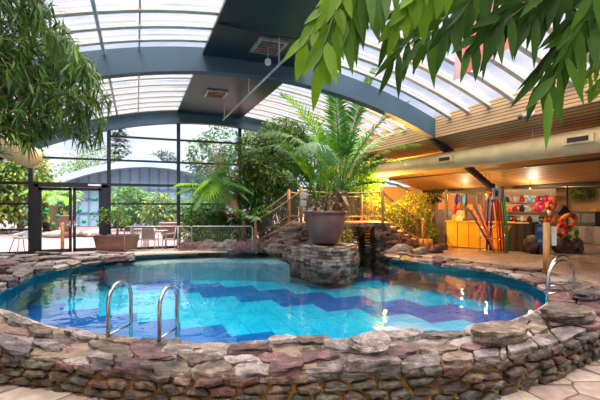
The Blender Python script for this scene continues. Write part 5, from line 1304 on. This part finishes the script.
# background hedge line
for i, px in enumerate((-60, -36)): tree(px, 26, 130, 240, 2.6, ['autumn', 'outGreen'], ('outermost' if i == 0 else 'second') + ' yellowing tree beyond the left window edge', n=500)
b = H(54, 22.5); t = thing('outdoor_palm', b, 'small palm with a thick trunk outside, behind the left door leaf', 'palm'); c = H(54, 22.5, 2.15)
m = MB(); m.tube([b, b.lerp(c, .5), c], [.2, .16, .2], 10); m.build('trunk', 'bark', t)
for k in range(13):
    m = MB(); frond(m, c, k*2*PI/13, U(.2, .9), 1.7, 1.4, nl=18, ll=.5, lw=.08); m.build('frond', 'palmY' if k % 2 else 'outGreen', t)
for i in range(9):
    p = H(30+i*9, 21.5+U(-.4, .4)); m = MB(); m.ball((p.x, p.y, .12), U(.22, .4), 10, 0, (1.3, 1, .6), .5, i); tag(m.build('garden_rock', 'greywall'), 'grey garden rock outside along the paving', 'rock', 'rocks outside the door')
p = H(66, 21); m = MB(); m.lathe([(.22, .0), (.3, .3), (.42, .75), (.46, .8), (.38, .8)], (p.x, p.y, .35), 18); m.lathe([(.2, 0), (.2, .36)], (p.x, p.y, 0), 12); tag(m.build('garden_urn', 'planter'), 'terracotta urn outside seen through the double door', 'urn')
p = H(171, 20.5); m = MB(); m.lathe([(.4, 0), (.5, .3), (.58, .75), (.62, .8), (.52, .8)], (p.x, p.y, .0), 18); tag(m.build('garden_urn', 'planter'), 'wide terracotta pot outside behind the right chair', 'urn')

# ------------------------------------------------------------ light
w = bpy.data.worlds.new('World'); bpy.context.scene.world = w; w.use_nodes = True; nt = w.node_tree; nt.nodes.clear()
out = nt.nodes.new('ShaderNodeOutputWorld'); bg = nt.nodes.new('ShaderNodeBackground')
tc = N(nt, 'ShaderNodeTexCoord'); mp = N(nt, 'ShaderNodeMapping'); mp.inputs['Scale'].default_value = (1, 1, 2.6)
nt.links.new(tc.outputs['Generated'], mp.inputs['Vector'])
n = N(nt, 'ShaderNodeTexNoise'); n.inputs['Scale'].default_value = 4.2; n.inputs['Detail'].default_value = 7; n.inputs['Roughness'].default_value = .55
nt.links.new(mp.outputs[0], n.inputs['Vector'])
cl_ = ramp(nt, n.outputs['Fac'], [(.40, (196, 208, 232)), (.56, (238, 240, 248))])
sx = N(nt, 'ShaderNodeSeparateXYZ'); nt.links.new(tc.outputs['Generated'], sx.inputs[0])
rm = N(nt, 'ShaderNodeMapRange'); rm.inputs['From Min'].default_value = .5; rm.inputs['From Max'].default_value = .85; rm.inputs['To Min'].default_value = SKY0; rm.inputs['To Max'].default_value = SKY1
nt.links.new(sx.outputs[2], rm.inputs['Value']); wm = N(nt, 'ShaderNodeMixRGB'); wf_ = N(nt, 'ShaderNodeMapRange'); wf_.inputs['From Min'].default_value = .48; wf_.inputs['From Max'].default_value = .7; nt.links.new(sx.outputs[2], wf_.inputs['Value']); nt.links.new(wf_.outputs[0], wm.inputs[0]); nt.links.new(cl_, wm.inputs[1]); wm.inputs[2].default_value = (1, .96, .90, 1); nt.links.new(wm.outputs[0], bg.inputs[0]); nt.links.new(rm.outputs[0], bg.inputs[1]); nt.links.new(bg.outputs[0], out.inputs[0])
def light(kind, name, loc, energy, col, size=.3, rot=None, spot=None):
    l = bpy.data.lights.new(name, kind); l.energy = energy; l.color = col
    if kind in ('POINT', 'SPOT'): l.shadow_soft_size = size
    if kind == 'SUN': l.angle = size
    o = bpy.data.objects.new(name, l); COL.objects.link(o); o.location = loc
    if rot: o.rotation_euler = rot
    if spot: l.spot_size = spot; l.spot_blend = .6
    return o
light('SUN', 'veiled_sun', (0, 0, 12), SUN, (1, .96, .9), .35, (math.radians(30), math.radians(-14), 0))
M['lampglow'] = emit_mat('warm_lamp_glow', (255, 190, 90), 4)
def lamp(px, py, F, e, lb, col=(1, .52, .10), r=.09):  # builds the hall's own lamps and the added fill lamps alike
    c = V(px, py, F); zc = 3.73-(c.x-XR)*.257 if c.x > XR else 3.7
    t = thing('pendant_or_fill_lamp', c, lb, 'lamp')
    m = MB(); m.ball(c, r*.6, 12); m.build('bulb', 'lampglow', t)
    if zc > c.z: m = MB(); m.tube([c+Vector((0, 0, r)), Vector((c.x, c.y, zc))], .01, 5); m.build('cord', 'iron', t)
    light('POINT', 'warm_light', c - Vector((0, 0, r+.14)), e, col, .05)
lamp(384, 184, 15.7, 760*LK, 'warm lamp under the wood soffit above the bridge, half hidden by the palm')
lamp(486, 194.5, 14.75, 22*LK, 'small warm lamp at the top of the kiosk above the noodles', (1, .72, .4), .05)
lamp(462, 192, 17.2, 35*LK, 'warm lamp hanging inside the kiosk', (1, .75, .45), .06)
lamp(596, 181, 17.5, 110*LK, 'warm fill lamp added under the soffit to brighten the far right', (1, .75, .5), .07)  # added fill, no known fixture here; brightens wall, cabinets and floor

lamp(530, 188.5, 14.3, 45*LK, 'warm fill lamp added above the shop display wall to brighten it', (1, .82, .6), .05)  # added to lift the dark right half of the kiosk, not a known lamp
lamp(566, 184, 16.6, 60*LK, 'warm fill lamp added under the soffit to brighten the space behind the float stand', (1, .82, .62), .05)  # another added fill for the dim far right, no real fixture behind it
# ------------------------------------------------------------ camera
cam = bpy.data.cameras.new('camera'); co = bpy.data.objects.new('camera', cam); COL.objects.link(co)
cam.sensor_width = 36; cam.lens = 36*FPX/600; cam.shift_y = 5/600; cam.clip_start = .05; cam.clip_end = 400
co.location = (0, 0, EYE); co.rotation_euler = (PI/2, 0, -YAW)
sc = bpy.context.scene; sc.camera = co
sc.view_settings.view_transform = 'Standard'; sc.view_settings.look = 'None'; sc.view_settings.gamma = 1; sc.view_settings.exposure = EXPO
sc.view_settings.use_curve_mapping = False
sc.cycles.max_bounces = 10; sc.cycles.transparent_max_bounces = 24; sc.cycles.diffuse_bounces = 5; sc.cycles.glossy_bounces = 4
sc.cycles.use_denoising = True; sc.cycles.sample_clamp_indirect = 6
sc.cycles.caustics_reflective = False; sc.cycles.caustics_refractive = False
